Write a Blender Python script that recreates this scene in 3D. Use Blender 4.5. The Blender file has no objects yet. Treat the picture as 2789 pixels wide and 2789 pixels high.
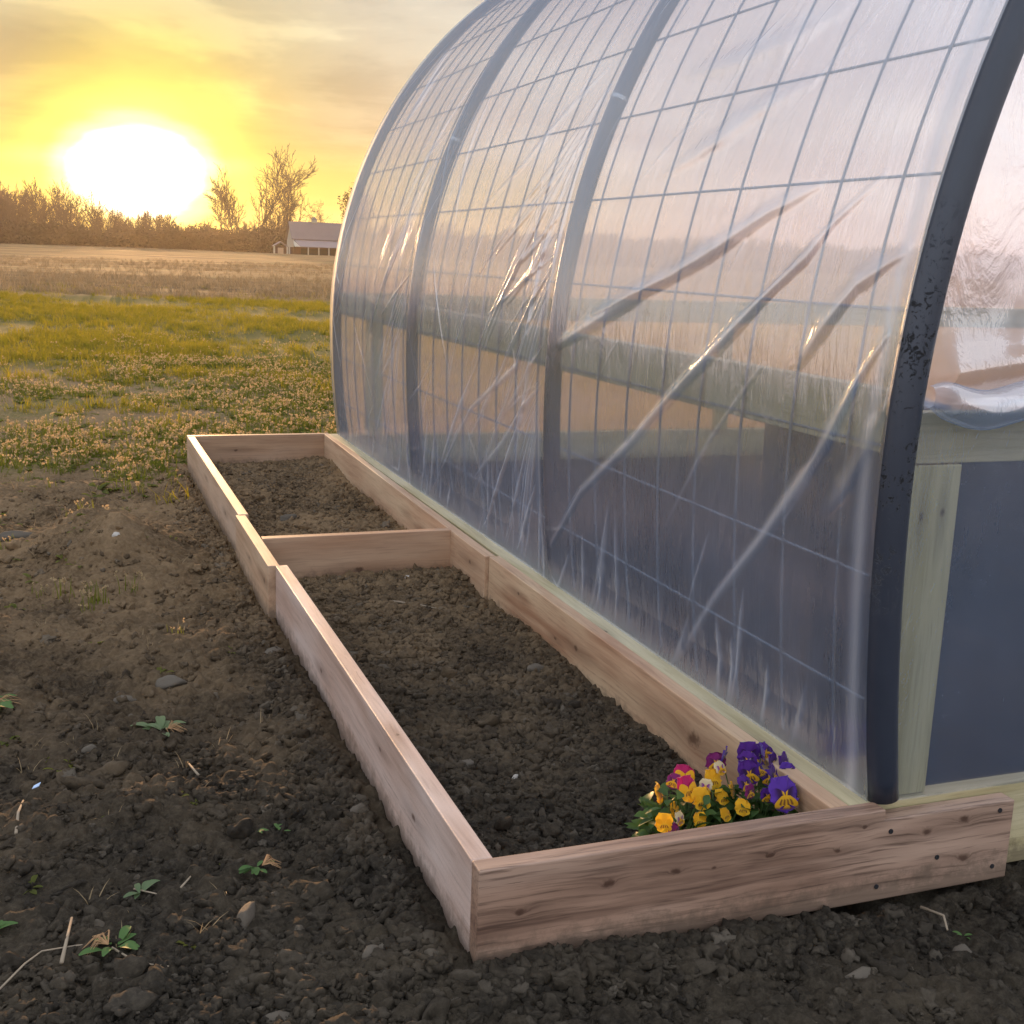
import bpy, math, random
import numpy as np
from mathutils import Vector, Matrix, Euler
random.seed(7); np.random.seed(7)
SC = bpy.context.scene
COL = SC.collection
R = math.radians

# ------------------------------------------------------------------ camera
cam_data = bpy.data.cameras.new("camera"); cam = bpy.data.objects.new("camera", cam_data); COL.objects.link(cam)
cr = Vector((0.93785981, -0.34522905, 0.03515505)); cu = Vector((0.03937073, 0.2065111, 0.97765184)); cf = Vector((0.34477372, 0.91551629, -0.20727038))
M = Matrix((cr, cu, -cf)).transposed().to_4x4(); M.translation = Vector((-0.5995, -1.6844, 0.9792))
cam.matrix_world = M
cam_data.sensor_width = 36; cam_data.lens = 3261.4 / 2789 * 36; cam_data.clip_start = 0.05; cam_data.clip_end = 20000
SC.camera = cam
CAMP = np.array([-0.5995, -1.6844, 0.9792])

# ------------------------------------------------------------------ world
SUN_EL, SUN_AZ = R(3.4), R(3.3)          # azimuth measured from +Y towards +X
sd = Vector((math.sin(SUN_AZ)*math.cos(SUN_EL), math.cos(SUN_AZ)*math.cos(SUN_EL), math.sin(SUN_EL)))
world = bpy.data.worlds.new("World"); SC.world = world; world.use_nodes = True
wt = world.node_tree; wt.nodes.clear()

class NT:
    """tiny node helper"""
    def __init__(s, tree): s.t = tree
    def n(s, typ, **kw):
        nd = s.t.nodes.new(typ)
        ins = kw.pop('ins', {})
        for k, v in kw.items(): setattr(nd, k, v)
        for k, v in ins.items():
            sock = nd.inputs[k]
            if isinstance(v, bpy.types.NodeSocket): s.t.links.new(v, sock)
            else: sock.default_value = v
        return nd
    def math(s, op, a, b=None, c=None, clamp=False):
        nd = s.t.nodes.new('ShaderNodeMath'); nd.operation = op; nd.use_clamp = clamp
        for i, v in enumerate((a, b, c)):
            if v is None: continue
            if isinstance(v, bpy.types.NodeSocket): s.t.links.new(v, nd.inputs[i])
            else: nd.inputs[i].default_value = v
        return nd.outputs[0]
    def vmath(s, op, a, b=None, out=0):
        nd = s.t.nodes.new('ShaderNodeVectorMath'); nd.operation = op
        for i, v in enumerate((a, b)):
            if v is None: continue
            if isinstance(v, bpy.types.NodeSocket): s.t.links.new(v, nd.inputs[i])
            else: nd.inputs[i].default_value = v
        return nd.outputs[out]
    def mix(s, f, a, b, mode='MIX'):
        nd = s.t.nodes.new('ShaderNodeMix'); nd.data_type = 'RGBA'; nd.blend_type = mode
        for sock, v in ((nd.inputs[0], f), (nd.inputs[6], a), (nd.inputs[7], b)):
            if isinstance(v, bpy.types.NodeSocket): s.t.links.new(v, sock)
            elif sock is nd.inputs[0] or not hasattr(v, '__len__'): sock.default_value = v
            else: sock.default_value = tuple(v) + ((1,) if len(v) == 3 else ())
        return nd.outputs[2]
    def ramp(s, f, stops, interp='LINEAR'):
        nd = s.t.nodes.new('ShaderNodeValToRGB'); cr_ = nd.color_ramp; cr_.interpolation = interp
        s.t.links.new(f, nd.inputs[0])
        while len(cr_.elements) < len(stops): cr_.elements.new(0.5)
        for e, (p, c) in zip(cr_.elements, stops):
            e.position = p
            e.color = (c, c, c, 1) if not hasattr(c, '__len__') else tuple(c) + ((1,) if len(c) == 3 else ())
        return nd.outputs[0]
    def noise(s, vec, scale, detail=4, rough=0.55, dist=0.0, out='Fac'):
        nd = s.n('ShaderNodeTexNoise', ins={'Scale': scale, 'Detail': detail, 'Roughness': rough, 'Distortion': dist})
        if vec is not None: s.t.links.new(vec, nd.inputs['Vector'])
        return nd.outputs[out]
    def mapping(s, vec, scale=(1, 1, 1), loc=(0, 0, 0), rot=(0, 0, 0)):
        nd = s.n('ShaderNodeMapping', ins={'Scale': scale, 'Location': loc, 'Rotation': rot})
        s.t.links.new(vec, nd.inputs['Vector']); return nd.outputs[0]
    def link(s, a, b): s.t.links.new(a, b)

w = NT(wt)
tc = w.n('ShaderNodeTexCoord').outputs['Generated']
dirv = w.vmath('NORMALIZE', tc)
sep = w.n('ShaderNodeSeparateXYZ', ins={0: dirv})
dx, dy, dz = sep.outputs
az = w.math('SUBTRACT', w.math('ARCTAN2', dx, dy), SUN_AZ)      # azimuth from the sun
el = w.math('ARCSINE', dz)
cosang = w.vmath('DOT_PRODUCT', dirv, tuple(sd), out=1)
ang = w.math('ARCCOSINE', w.math('MINIMUM', cosang, 0.999999))
sky = w.n('ShaderNodeTexSky', sky_type='NISHITA', sun_disc=False, sun_elevation=SUN_EL, sun_rotation=SUN_AZ, altitude=100, air_density=1.6, dust_density=0.0, ozone_density=0.3)
# cloud deck, seen on a layer high above (perspective-compressed towards the horizon)
inv = w.math('DIVIDE', 1.0, w.math('ADD', w.math('MAXIMUM', dz, 0.0), 0.09))
comb = w.n('ShaderNodeCombineXYZ', ins={0: w.math('MULTIPLY', dx, inv), 1: w.math('MULTIPLY', dy, inv), 2: 0.0}).outputs[0]
wm = w.mapping(comb, scale=(0.55, 1.5, 1), loc=(2.3, 0.7, 0), rot=(0, 0, 0.12))
cl1 = w.noise(wm, 1.1, 7, 0.5, 0.35)
cl2 = w.noise(w.mapping(comb, scale=(1.0, 4.5, 1), loc=(5, 2, 0)), 1.2, 6, 0.55, 0.5)
clouds = w.math('ADD', w.math('MULTIPLY', cl1, 0.6), w.math('MULTIPLY', cl2, 0.4))
angd = w.math('DIVIDE', ang, math.pi)
def A(d): return d/180
grad = w.ramp(angd, [(0.0, (.62, .56, .22)), (A(3.4), (.52, .46, .09)), (A(4.8), (.36, .29, .08)), (A(6.4), (.25, .20, .11)), (A(8.2), (.25, .22, .165)), (A(12), (.32, .30, .28)), (A(24), (.50, .49, .52)), (A(55), (.92, .92, .95)), (A(105), (1.05, 1.10, 1.22)), (1.0, (.92, 1.0, 1.18))])
# lighter and darker bars of cloud, drawn out level with the horizon
band = w.noise(w.mapping(w.n('ShaderNodeCombineXYZ', ins={0: az, 1: el, 2: 0.0}).outputs[0], scale=(4.0, 15.0, 1), loc=(3.2, 1.75, 0), rot=(0, 0, -.10)), 1.0, 7, .52, .35)
clouds = w.math('ADD', w.math('MULTIPLY', band, .75), w.math('MULTIPLY', cl1, 0.25))
cmask = w.ramp(clouds, [(0.40, 0.0), (0.50, 0.40), (0.60, 1.0)], 'EASE')
dark = w.ramp(angd, [(0.0, (1, 1, 1)), (A(3.5), (.98, .94, .85)), (A(6), (.66, .70, .92)), (A(12), (.64, .69, .86)), (1, (.9, .93, .97))])
light = w.ramp(angd, [(0.0, (1, 1, 1)), (A(3.5), (1.05, 1.1, 1.1)), (A(6), (2.0, 2.1, 1.8)), (A(12), (1.7, 1.75, 1.7)), (A(40), (1.15, 1.15, 1.15)), (1, (1.08, 1.08, 1.08))])
skycol = w.mix(1.0, grad, w.mix(cmask, dark, light), 'MULTIPLY')
# the low yellow belt along the horizon
belt = w.math('MULTIPLY', w.ramp(w.math('DIVIDE', el, math.pi), [(0.0, 1.0), (A(2.6), 0.85), (A(5.6), 0.0)], 'EASE'), w.ramp(w.math('ABSOLUTE', w.math('DIVIDE', az, math.pi)), [(0.0, 1.0), (A(11), 0.85), (A(30), 0.0)], 'EASE'))
skycol = w.mix(w.math('MULTIPLY', belt, 0.8), skycol, (.56, .58, .12))
# aureole of the sun behind thin cloud: broad, slightly flattened and spread along the cloud bar
eu = w.math('SUBTRACT', el, SUN_EL - R(.3))
q = w.math('SQRT', w.math('ADD', w.math('POWER', w.math('DIVIDE', az, R(3.1)), 2), w.math('POWER', w.math('DIVIDE', eu, R(2.2)), 2)))
wob = w.noise(w.mapping(dirv, scale=(1, 1, 5)), 14, 3, 0.5)
q = w.math('ADD', q, w.math('MULTIPLY', w.math('SUBTRACT', wob, 0.5), 0.35))
blob = w.ramp(w.math('DIVIDE', q, 3.0), [(0.0, 1.0), (0.25, .92), (0.34, .34), (0.45, .09), (0.65, .015), (1.0, 0.0)], 'EASE')
bar = w.math('MULTIPLY', w.ramp(w.math('ABSOLUTE', w.math('DIVIDE', az, R(7))), [(0.0, 1.0), (.5, .6), (1.0, 0.0)], 'EASE'), w.ramp(w.math('ABSOLUTE', w.math('DIVIDE', w.math('SUBTRACT', el, R(3.6)), R(.7))), [(0.0, 1.0), (1.0, 0.0)], 'EASE'))
glow = w.math('ADD', w.math('MULTIPLY', blob, 1.0), w.math('MULTIPLY', bar, 0.16))
glowc = w.mix(1.0, w.ramp(glow, [(0, (1.0, .75, .12)), (.3, (1.0, .9, .35)), (.7, (1, .95, .8))]), (1, 1, 1), 'MULTIPLY')
bgA = w.n('ShaderNodeBackground', ins={'Color': sky.outputs[0], 'Strength': 0.05})
bgB = w.n('ShaderNodeBackground', ins={'Color': skycol, 'Strength': 0.95})
bgC = w.n('ShaderNodeBackground', ins={'Color': glowc, 'Strength': w.math('MULTIPLY', glow, 2.6)})
ad = w.n('ShaderNodeAddShader', ins={0: bgA.outputs[0], 1: bgB.outputs[0]})
ad2 = w.n('ShaderNodeAddShader', ins={0: ad.outputs[0], 1: bgC.outputs[0]})
wo = w.n('ShaderNodeOutputWorld', ins={'Surface': ad2.outputs[0]})
world.cycles.sampling_method = 'MANUAL'; world.cycles.sample_map_resolution = 1024

# ------------------------------------------------------------------ sun
sl = bpy.data.lights.new("sun", 'SUN'); sl.energy = 5.0; sl.color = (1.0, 0.55, 0.24); sl.angle = R(0.6)
so = bpy.data.objects.new("sun", sl); COL.objects.link(so)
so.rotation_euler = (-sd).to_track_quat('-Z', 'Y').to_euler()

SC.view_settings.view_transform = 'Standard'; SC.view_settings.look = 'None'
SC.view_settings.exposure = 0.3; SC.view_settings.gamma = 1.0
SC.view_settings.use_curve_mapping = False
cy = SC.cycles
cy.max_bounces = 10; cy.diffuse_bounces = 4; cy.glossy_bounces = 3; cy.transmission_bounces = 6; cy.transparent_max_bounces = 24
cy.caustics_reflective = False; cy.caustics_refractive = True; cy.volume_bounces = 0
cy.sample_clamp_indirect = 6.0; cy.use_denoising = True; cy.use_adaptive_sampling = True; cy.adaptive_threshold = 0.02

# ------------------------------------------------------------------ object helpers
def tag(o, label=None, cat=None, group=None, kind=None):
    if label: o['label'] = label
    if cat: o['category'] = cat
    if group: o['group'] = group
    if kind: o['kind'] = kind
    return o
def empty(name, loc, label=None, cat=None, group=None):
    o = bpy.data.objects.new(name, None); COL.objects.link(o); o.location = loc; o.empty_display_size = .05
    return tag(o, label, cat, group)
class MB:
    def __init__(s): s.v = []; s.f = []; s.m = []; s.c = []; s.ps = None
    def add(s, verts, faces, mi=0, cols=None):
        b = len(s.v); s.v += [tuple(p) for p in verts]; s.f += [tuple(i+b for i in f) for f in faces]; s.m += [mi]*len(faces)
        if cols is not None:
            s.c += [(0, 0, 0, 1)]*(b-len(s.c)); s.c += [tuple(c) for c in cols]
    def box(s, x0, x1, y0, y1, z0, z1, mi=0):
        s.hexa([(x0, y0), (x1, y0), (x1, y1), (x0, y1)], z0, z1, mi)
    def hexa(s, q, z0, z1, mi=0, zt=None):
        v = [(x, y, z0) for x, y in q] + [(x, y, z1 if zt is None else zt[i]) for i, (x, y) in enumerate(q)]
        s.add(v, [(3, 2, 1, 0), (4, 5, 6, 7), (0, 1, 5, 4), (1, 2, 6, 5), (2, 3, 7, 6), (3, 0, 4, 7)], mi)
    def tube(s, pts, r, n=6, mi=0, caps=True):
        pts = [Vector(p) for p in pts]; rs = r if hasattr(r, '__len__') else [r]*len(pts)
        b = len(s.v); prev = None
        for i, p in enumerate(pts):
            t = (pts[min(i+1, len(pts)-1)]-pts[max(i-1, 0)])
            t = t.normalized() if t.length > 1e-9 else Vector((0, 0, 1))
            if prev is None:
                a = Vector((0, 0, 1)) if abs(t.z) < .9 else Vector((1, 0, 0)); x = t.cross(a).normalized()
            else:
                x = (prev - t*prev.dot(t)); x = x.normalized() if x.length > 1e-6 else t.orthogonal().normalized()
            prev = x; y = t.cross(x)
            for k in range(n):
                a = 2*math.pi*k/n; s.v.append(tuple(p+(x*math.cos(a)+y*math.sin(a))*rs[i]))
        for i in range(len(pts)-1):
            for k in range(n):
                s.f.append((b+i*n+k, b+i*n+(k+1) % n, b+(i+1)*n+(k+1) % n, b+(i+1)*n+k)); s.m.append(mi)
        if caps:
            s.f.append(tuple(b+k for k in range(n))[::-1]); s.m.append(mi)
            s.f.append(tuple(b+(len(pts)-1)*n+k for k in range(n))); s.m.append(mi)
    def mesh(s, name, mats, smooth=False):
        me = bpy.data.meshes.new(name); me.from_pydata(s.v, [], s.f)
        for m in (mats if isinstance(mats, (list, tuple)) else [mats]): me.materials.append(m)
        if any(s.m): me.polygons.foreach_set('material_index', s.m)
        if smooth: me.polygons.foreach_set('use_smooth', [True]*len(s.f))
        if s.c:
            s.c += [(0, 0, 0, 1)]*(len(s.v)-len(s.c))
            ca = me.color_attributes.new('tint', 'FLOAT_COLOR', 'POINT'); ca.data.foreach_set('color', np.array(s.c, dtype=np.float32).ravel())
        me.update(); return me
    def build(s, name, mats, parent=None, smooth=False, bevel=0, loc=None):
        o = bpy.data.objects.new(name, s.mesh(name, mats, smooth)); COL.objects.link(o)
        if loc is not None: o.location = loc
        if parent is not None: o.parent = parent
        if bevel:
            b = o.modifiers.new('bevel', 'BEVEL'); b.width = bevel; b.segments = 2; b.limit_method = 'ANGLE'
        return o
def np_mesh(name, V, Fq, mat, smooth=True, attrs=None):
    me = bpy.data.meshes.new(name); V = np.asarray(V, np.float32); Fq = np.asarray(Fq, np.int32)
    me.vertices.add(len(V)); me.vertices.foreach_set('co', V.ravel())
    k = Fq.shape[1]; me.loops.add(Fq.size); me.loops.foreach_set('vertex_index', Fq.ravel())
    me.polygons.add(len(Fq)); me.polygons.foreach_set('loop_start', np.arange(0, Fq.size, k, dtype=np.int32)); me.polygons.foreach_set('loop_total', np.full(len(Fq), k, np.int32))
    if mat: me.materials.append(mat)
    me.polygons.foreach_set('use_smooth', np.full(len(Fq), smooth))
    me.update(calc_edges=True); return me
def grid_faces(nu, nv):
    i, j = np.meshgrid(np.arange(nu-1), np.arange(nv-1), indexing='ij'); a = (i*nv+j).ravel()
    return np.stack([a, a+nv, a+nv+1, a+1], 1)

# ---- numpy noise
def _h(ix, iy, s):
    n = (ix.astype(np.int64)*374761393 + iy.astype(np.int64)*668265263 + s*974634777) & 0x7fffffff
    n = ((n ^ (n >> 13))*1274126177) & 0x7fffffff
    return ((n ^ (n >> 16)) & 0xffff)/65535.0
def vn(x, y, s=0):
    x = np.asarray(x, float); y = np.asarray(y, float)
    ix = np.floor(x); iy = np.floor(y); fx = x-ix; fy = y-iy; fx = fx*fx*(3-2*fx); fy = fy*fy*(3-2*fy)
    a = _h(ix, iy, s); b = _h(ix+1, iy, s); c = _h(ix, iy+1, s); d = _h(ix+1, iy+1, s)
    return (a*(1-fx)+b*fx)*(1-fy)+(c*(1-fx)+d*fx)*fy
def fbm(x, y, o=4, s=0):
    r = 0; a = 1; t = 0
    for i in range(o): r = r+a*vn(x*2**i, y*2**i, s+i*17); t += a; a *= .5
    return r/t-.5
def lumps(x, y, cell, s, fill=.75):
    """rounded crumbs: height of hemispheres on a jittered grid"""
    gx = x/cell; gy = y/cell; ix = np.floor(gx); iy = np.floor(gy); best = np.zeros_like(gx)
    for a in (-1, 0, 1):
        for b in (-1, 0, 1):
            jx = ix+a; jy = iy+b
            px = jx+_h(jx, jy, s); py = jy+_h(jx, jy, s+5); r = .25+.45*_h(jx, jy, s+9)
            on = _h(jx, jy, s+13) < fill
            d2 = (gx-px)**2+(gy-py)**2
            best = np.maximum(best, np.where(on, np.sqrt(np.maximum(0, r*r-d2)), 0))
    return best*cell

# ---- geometry-node scatter for the uncountable stuff
def scatter(name, P, Rv, Sv, Idx, variants, label=None, mat=None):
    """points -> instances of the variant meshes; used only for kind='stuff'"""
    vc = bpy.data.collections.new(name+'_kinds')
    for i, me in enumerate(variants):
        o = bpy.data.objects.new('%s_kind_%02d' % (name, i), me); vc.objects.link(o)
    me = bpy.data.meshes.new(name); n = len(P); me.vertices.add(n); me.vertices.foreach_set('co', np.asarray(P, np.float32).ravel())
    for nm, arr in (('rv', Rv), ('sv', Sv)):
        at = me.attributes.new(nm, 'FLOAT_VECTOR', 'POINT'); at.data.foreach_set('vector', np.asarray(arr, np.float32).ravel())
    at = me.attributes.new('ki', 'INT', 'POINT'); at.data.foreach_set('value', np.asarray(Idx, np.int32))
    o = bpy.data.objects.new(name, me); COL.objects.link(o)
    ng = bpy.data.node_groups.new(name, 'GeometryNodeTree')
    ng.interface.new_socket('Geometry', in_out='INPUT', socket_type='NodeSocketGeometry'); ng.interface.new_socket('Geometry', in_out='OUTPUT', socket_type='NodeSocketGeometry')
    gi = ng.nodes.new('NodeGroupInput'); go = ng.nodes.new('NodeGroupOutput')
    m2p = ng.nodes.new('GeometryNodeMeshToPoints'); ci = ng.nodes.new('GeometryNodeCollectionInfo'); ci.inputs['Collection'].default_value = vc; ci.inputs['Separate Children'].default_value = True
    ip = ng.nodes.new('GeometryNodeInstanceOnPoints'); ip.inputs['Pick Instance'].default_value = True
    def na(nm, t):
        a = ng.nodes.new('GeometryNodeInputNamedAttribute'); a.data_type = t; a.inputs['Name'].default_value = nm; return a.outputs['Attribute']
    L = ng.links.new
    L(gi.outputs[0], m2p.inputs[0]); L(m2p.outputs[0], ip.inputs['Points']); L(ci.outputs[0], ip.inputs['Instance'])
    L(na('ki', 'INT'), ip.inputs['Instance Index']); L(na('rv', 'FLOAT_VECTOR'), ip.inputs['Rotation']); L(na('sv', 'FLOAT_VECTOR'), ip.inputs['Scale'])
    L(ip.outputs[0], go.inputs[0])
    md = o.modifiers.new('scatter', 'NODES'); md.node_group = ng
    tag(o, label, kind='stuff'); return o

# ------------------------------------------------------------------ materials
def new_mat(name):
    m = bpy.data.materials.new(name); m.use_nodes = True; m.node_tree.nodes.clear(); return m, NT(m.node_tree)
def finish(t, shader, disp=None):
    t.n('ShaderNodeOutputMaterial', ins={'Surface': shader})
def principled(t, col, rough=.8, spec=.3, bump=None, bstr=.3, bdist=.01, **kw):
    p = t.n('ShaderNodeBsdfPrincipled')
    for k, v in (('Base Color', col), ('Roughness', rough), ('Specular IOR Level', spec)):
        if isinstance(v, bpy.types.NodeSocket): t.link(v, p.inputs[k])
        else: p.inputs[k].default_value = v if not (k == 'Base Color' and len(v) == 3) else tuple(v)+(1,)
    for k, v in kw.items():
        if isinstance(v, bpy.types.NodeSocket): t.link(v, p.inputs[k])
        else: p.inputs[k].default_value = v
    if bump is not None:
        b = t.n('ShaderNodeBump', ins={'Height': bump, 'Strength': bstr, 'Distance': bdist}); t.link(b.outputs[0], p.inputs['Normal'])
    return p.outputs[0]
def plain(name, col, rough=.7, spec=.3, var=.15, scale=20, metallic=0):
    m, t = new_mat(name); oc = t.n('ShaderNodeTexCoord').outputs['Object']
    nz = t.noise(oc, scale, 4)
    c = t.mix(nz, tuple(x*(1-var) for x in col), tuple(min(1, x*(1+var)) for x in col))
    finish(t, principled(t, c, rough, spec, nz, .2, .002, Metallic=metallic)); return m

def wood(name, base, dark, pale, axis=0, knots=(), streak=.5, seed=0, rough=.50, saw=0.0, splash=True, grain=1.0, spec=.45):
    """axis = length direction of the board in object space (0 x, 1 y, 2 z)"""
    m, t = new_mat(name)
    oc = t.n('ShaderNodeTexCoord').outputs['Object']
    v = oc
    km = None
    for (kx, ky, kz, kr) in knots:
        s = [1.35/kr]*3; s[axis] = .75/kr
        d = t.n('ShaderNodeVectorMath', operation='MULTIPLY', ins={0: t.vmath('SUBTRACT', oc, (kx, ky, kz)), 1: tuple(s)}).outputs[0]
        d = t.vmath('ADD', d, t.vmath('MULTIPLY', t.vmath('SUBTRACT', t.noise(oc, 60+kr*10, 2, out='Color'), (.5, .5, .5)), (1.1, 1.1, 1.1)))
        dl = t.vmath('LENGTH', d, out=1)
        mk = t.ramp(t.math('DIVIDE', dl, 3.0), [(0.0, 1.0), (.14, .95), (.30, .42), (.45, .18), (.9, 0.0)])
        # grain runs round the knot
        push = t.math('MULTIPLY', mk, kr*1.3)
        off = [0, 0, 0]; off[2 if axis != 2 else 0] = 1
        v = t.vmath('ADD', v, t.vmath('MULTIPLY', t.n('ShaderNodeCombineXYZ', ins={0: push, 1: push, 2: push}).outputs[0], tuple(off)))
        s3 = [1.0/kr]*3; s3[axis] = .16/kr
        tail = t.ramp(t.math('DIVIDE', t.vmath('LENGTH', t.n('ShaderNodeVectorMath', operation='MULTIPLY', ins={0: t.vmath('SUBTRACT', oc, (kx, ky, kz)), 1: tuple(s3)}).outputs[0], out=1), 2.0), [(0.0, .5), (1.0, 0.0)])
        mk = t.math('MAXIMUM', mk, tail)
        km = mk if km is None else t.math('MAXIMUM', km, mk)
    sc = [34*grain]*3; sc[axis] = 1.3*grain
    wv = t.vmath('ADD', v, t.vmath('MULTIPLY', t.vmath('SUBTRACT', t.noise(t.mapping(v, scale=(2.2, 2.2, 2.2), loc=(seed*3.1, seed, 0)), 1.0, 3, out='Color'), (.5, .5, .5)), (.03, .03, .03)))
    g1 = t.noise(t.mapping(wv, scale=tuple(sc), loc=(seed, seed*2.3, seed*1.7)), 1.0, 5, .6, .6)
    sc2 = [x*4.5 for x in sc]
    g2 = t.noise(t.mapping(wv, scale=tuple(sc2), loc=(seed, 3, 1)), 1.0, 3, .6)
    big = t.noise(t.mapping(oc, scale=tuple(.25*x if i != axis else 1.6 for i, x in enumerate(sc)), loc=(seed*5.3, 0, seed)), 1.0, 3)
    c = t.mix(t.ramp(g1, [(.33, 0.0), (.62, 1.0)]), dark, base)
    c = t.mix(t.ramp(big, [(.42, 0.0), (.68, .85)]), c, pale)
    c = t.mix(t.math('MULTIPLY', t.ramp(g2, [(.5, 0.0), (.72, 1.0)]), streak), c, tuple(x*.55 for x in dark))
    if km is not None:
        c = t.mix(t.math('MULTIPLY', km, .92), c, (base[0]*.16, base[1]*.11, base[2]*.09))
    zz = t.n('ShaderNodeSeparateXYZ', ins={0: oc}).outputs[2]
    sp_ = t.noise(oc, 26, 6, .75)
    edge = t.n('ShaderNodeMapRange', ins={0: t.math('ADD', zz, t.math('MULTIPLY', t.math('SUBTRACT', sp_, .5), .16)), 1: -.125, 2: -.165, 3: 0.0, 4: 1.0}).outputs[0]
    spk = t.ramp(t.noise(oc, 140, 3, .6), [(.66, 0.0), (.70, .6)])
    dirt = t.math('MULTIPLY', t.math('MAXIMUM', edge, t.math('MULTIPLY', spk, t.ramp(sp_, [(.45, 0.0), (.6, 1.0)]))), .62 if splash else 0.0)
    c = t.mix(dirt, c, (.085, .062, .042))
    ck = t.noise(t.mapping(wv, scale=tuple(x*9 if i_ != axis else x*1.2 for i_, x in enumerate(sc)), loc=(seed*2, 1, 4)), 1.0, 2, .5)
    c = t.mix(t.ramp(ck, [(.68, 0.0), (.74, .55)]), c, tuple(x*.35 for x in dark))
    h = t.math('ADD', t.math('MULTIPLY', g1, .6), t.math('MULTIPLY', g2, .5))
    if saw:
        sw = t.noise(t.mapping(oc, scale=(150, 150, 150)), 1.0, 3, .7); h = t.math('ADD', h, t.math('MULTIPLY', sw, saw))
    finish(t, principled(t, c, rough, spec, h, .55, .0018)); return m

# ------------------------------------------------------------------ ground shape
def bump01(x, y, cx, cy, rx, ry): return np.exp(-((x-cx)/rx)**2-((y-cy)/ry)**2)
def gh(x, y, fine=True):
    """height of the ground surface"""
    x = np.asarray(x, float); y = np.asarray(y, float)
    near = np.clip((9-y)/6, 0, 1)*np.clip((x+6)/3, 0, 1)
    h = -.186 + .035*fbm(x*1.1, y*1.1, 3, 3)*near + .045*fbm(x*3.5, y*3.5, 4, 11)*near
    h = h + .17*bump01(x, y, -.50, 2.95, .25, .38)*(1+.8*fbm(x*7, y*7, 3, 5)) + .05*bump01(x, y, -.95, 4.3, .6, .25)+.045*bump01(x, y, -.35, 1.75, .25, .16)+.05*bump01(x, y, -.9, 2.0, .3, .2)+.035*bump01(x, y, -.45, .75, .3, .12)
    h = h + .030*bump01(x, y, -.05, 1.15, .10, .55) + .016*bump01(x, y, .14, -.03, .10, .05) + .012*bump01(x, y, -.1, .2, .12, .5)
    h = h - .02*bump01(x, y, 1.1, -.1, .35, .25)
    far = np.clip((y-8)/40, 0, 1)
    h = h + far*(1.3*fbm(x/90+3.3, y/90, 2, 7)*np.clip(y/160, 0, 1)) + .10*fbm(x*.5, y*.5, 3, 8)*np.clip((y-5)/6, 0, 1)
    if fine:
        k = np.clip((10-y)/6, .0, 1)
        h = h + k*(.7*lumps(x, y, .034, 21, .55)*(.5+vn(x*2, y*2, 4)) + .6*lumps(x, y, .016, 31, .8)) + .02*fbm(x*14, y*14, 3, 15)*k
    return h
def bed_h(x, y, fine=True):
    h = -.150 + .03*fbm(x*3+9, y*3, 4, 41) + .028*bump01(x, y, .6, 2.2, .14, .12) + .02*bump01(x, y, .70, 1.6, .08, .25) + .035*bump01(x, y, .68, 4.5, .1, .3) + .012*bump01(x, y, .1, .4, .2, .3)
    h = h + .022*bump01(x, y, .5, .15, .18, .12)
    if fine: h = h + .6*lumps(x, y, .026, 51, .6)*(.5+vn(x*3, y*3, 4)) + .6*lumps(x, y, .013, 61, .85) + .012*fbm(x*20, y*20, 3, 19)
    return h

# ------------------------------------------------------------------ soil and ground materials
def soil_nodes(t, pos, tone=1.0):
    n1 = t.noise(pos, 3.5, 5, .6); n2 = t.noise(pos, 70, 5, .7); n3 = t.noise(pos, 420, 3, .65)
    yy = t.n('ShaderNodeSeparateXYZ', ins={0: pos}).outputs[1]
    dry_sunlit = t.n('ShaderNodeMapRange', interpolation_type='SMOOTHSTEP', ins={0: t.math('ADD', yy, t.math('MULTIPLY', n1, 1.6)), 1: .9, 2: 4.0, 3: 0.0, 4: 1.0}).outputs[0]  # lighter, warmer with distance: dryness plus sun and haze glare put into the colour
    lo = t.mix(dry_sunlit, (.018*tone, .0145*tone, .0100*tone), (.085*tone, .054*tone, .027*tone)); hi = t.mix(dry_sunlit, (.056*tone, .044*tone, .029*tone), (.215*tone, .142*tone, .076*tone))
    c = t.mix(t.ramp(n1, [(.35, 0.0), (.65, 1.0)]), lo, hi)
    c = t.mix(t.ramp(n2, [(.42, 0.0), (.75, .6)]), c, t.mix(dry_sunlit, (.110*tone, .090*tone, .064*tone), (.33*tone, .23*tone, .13*tone)))
    hh = t.math('ADD', n2, t.math('MULTIPLY', n3, .6))
    return c, hh
m_ground, t = new_mat('ground')
pos = t.n('ShaderNodeNewGeometry').outputs['Position']
sp = t.n('ShaderNodeSeparateXYZ', ins={0: pos}); Y = sp.outputs[1]
c_soil, hh = soil_nodes(t, pos)
wob = t.noise(pos, .8, 5, .6)
Yw = t.math('ADD', Y, t.math('MULTIPLY', t.math('SUBTRACT', wob, .5), 3.0))
def sm(v, a, b): return t.n('ShaderNodeMapRange', interpolation_type='SMOOTHSTEP', ins={0: v, 1: a, 2: b, 3: 0.0, 4: 1.0}).outputs[0]
g3 = t.noise(pos, 1.7, 5, .7)
weedy = t.mix(t.ramp(g3, [(.46, 0.0), (.62, 1.0)]), (.24, .155, .08), (.15, .125, .04))
weedy = t.mix(t.ramp(t.noise(pos, 22, 5, .7), [(.4, 0.0), (.7, .7)]), weedy, (.25, .185, .10))
grassy = t.mix(t.noise(pos, .6, 6, .7), (.095, .085, .022), (.15, .13, .04))
strp = t.noise(t.mapping(pos, scale=(.04, .35, 1)), 1.0, 6, .7)
stub = t.mix(t.ramp(strp, [(.42, 0.0), (.58, 1.0)]), (.085, .055, .028), (.27, .18, .08))
stub = t.mix(t.ramp(t.noise(pos, .12, 5, .6), [(.5, 0.0), (.7, .6)]), stub, (.09, .10, .035))
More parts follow.
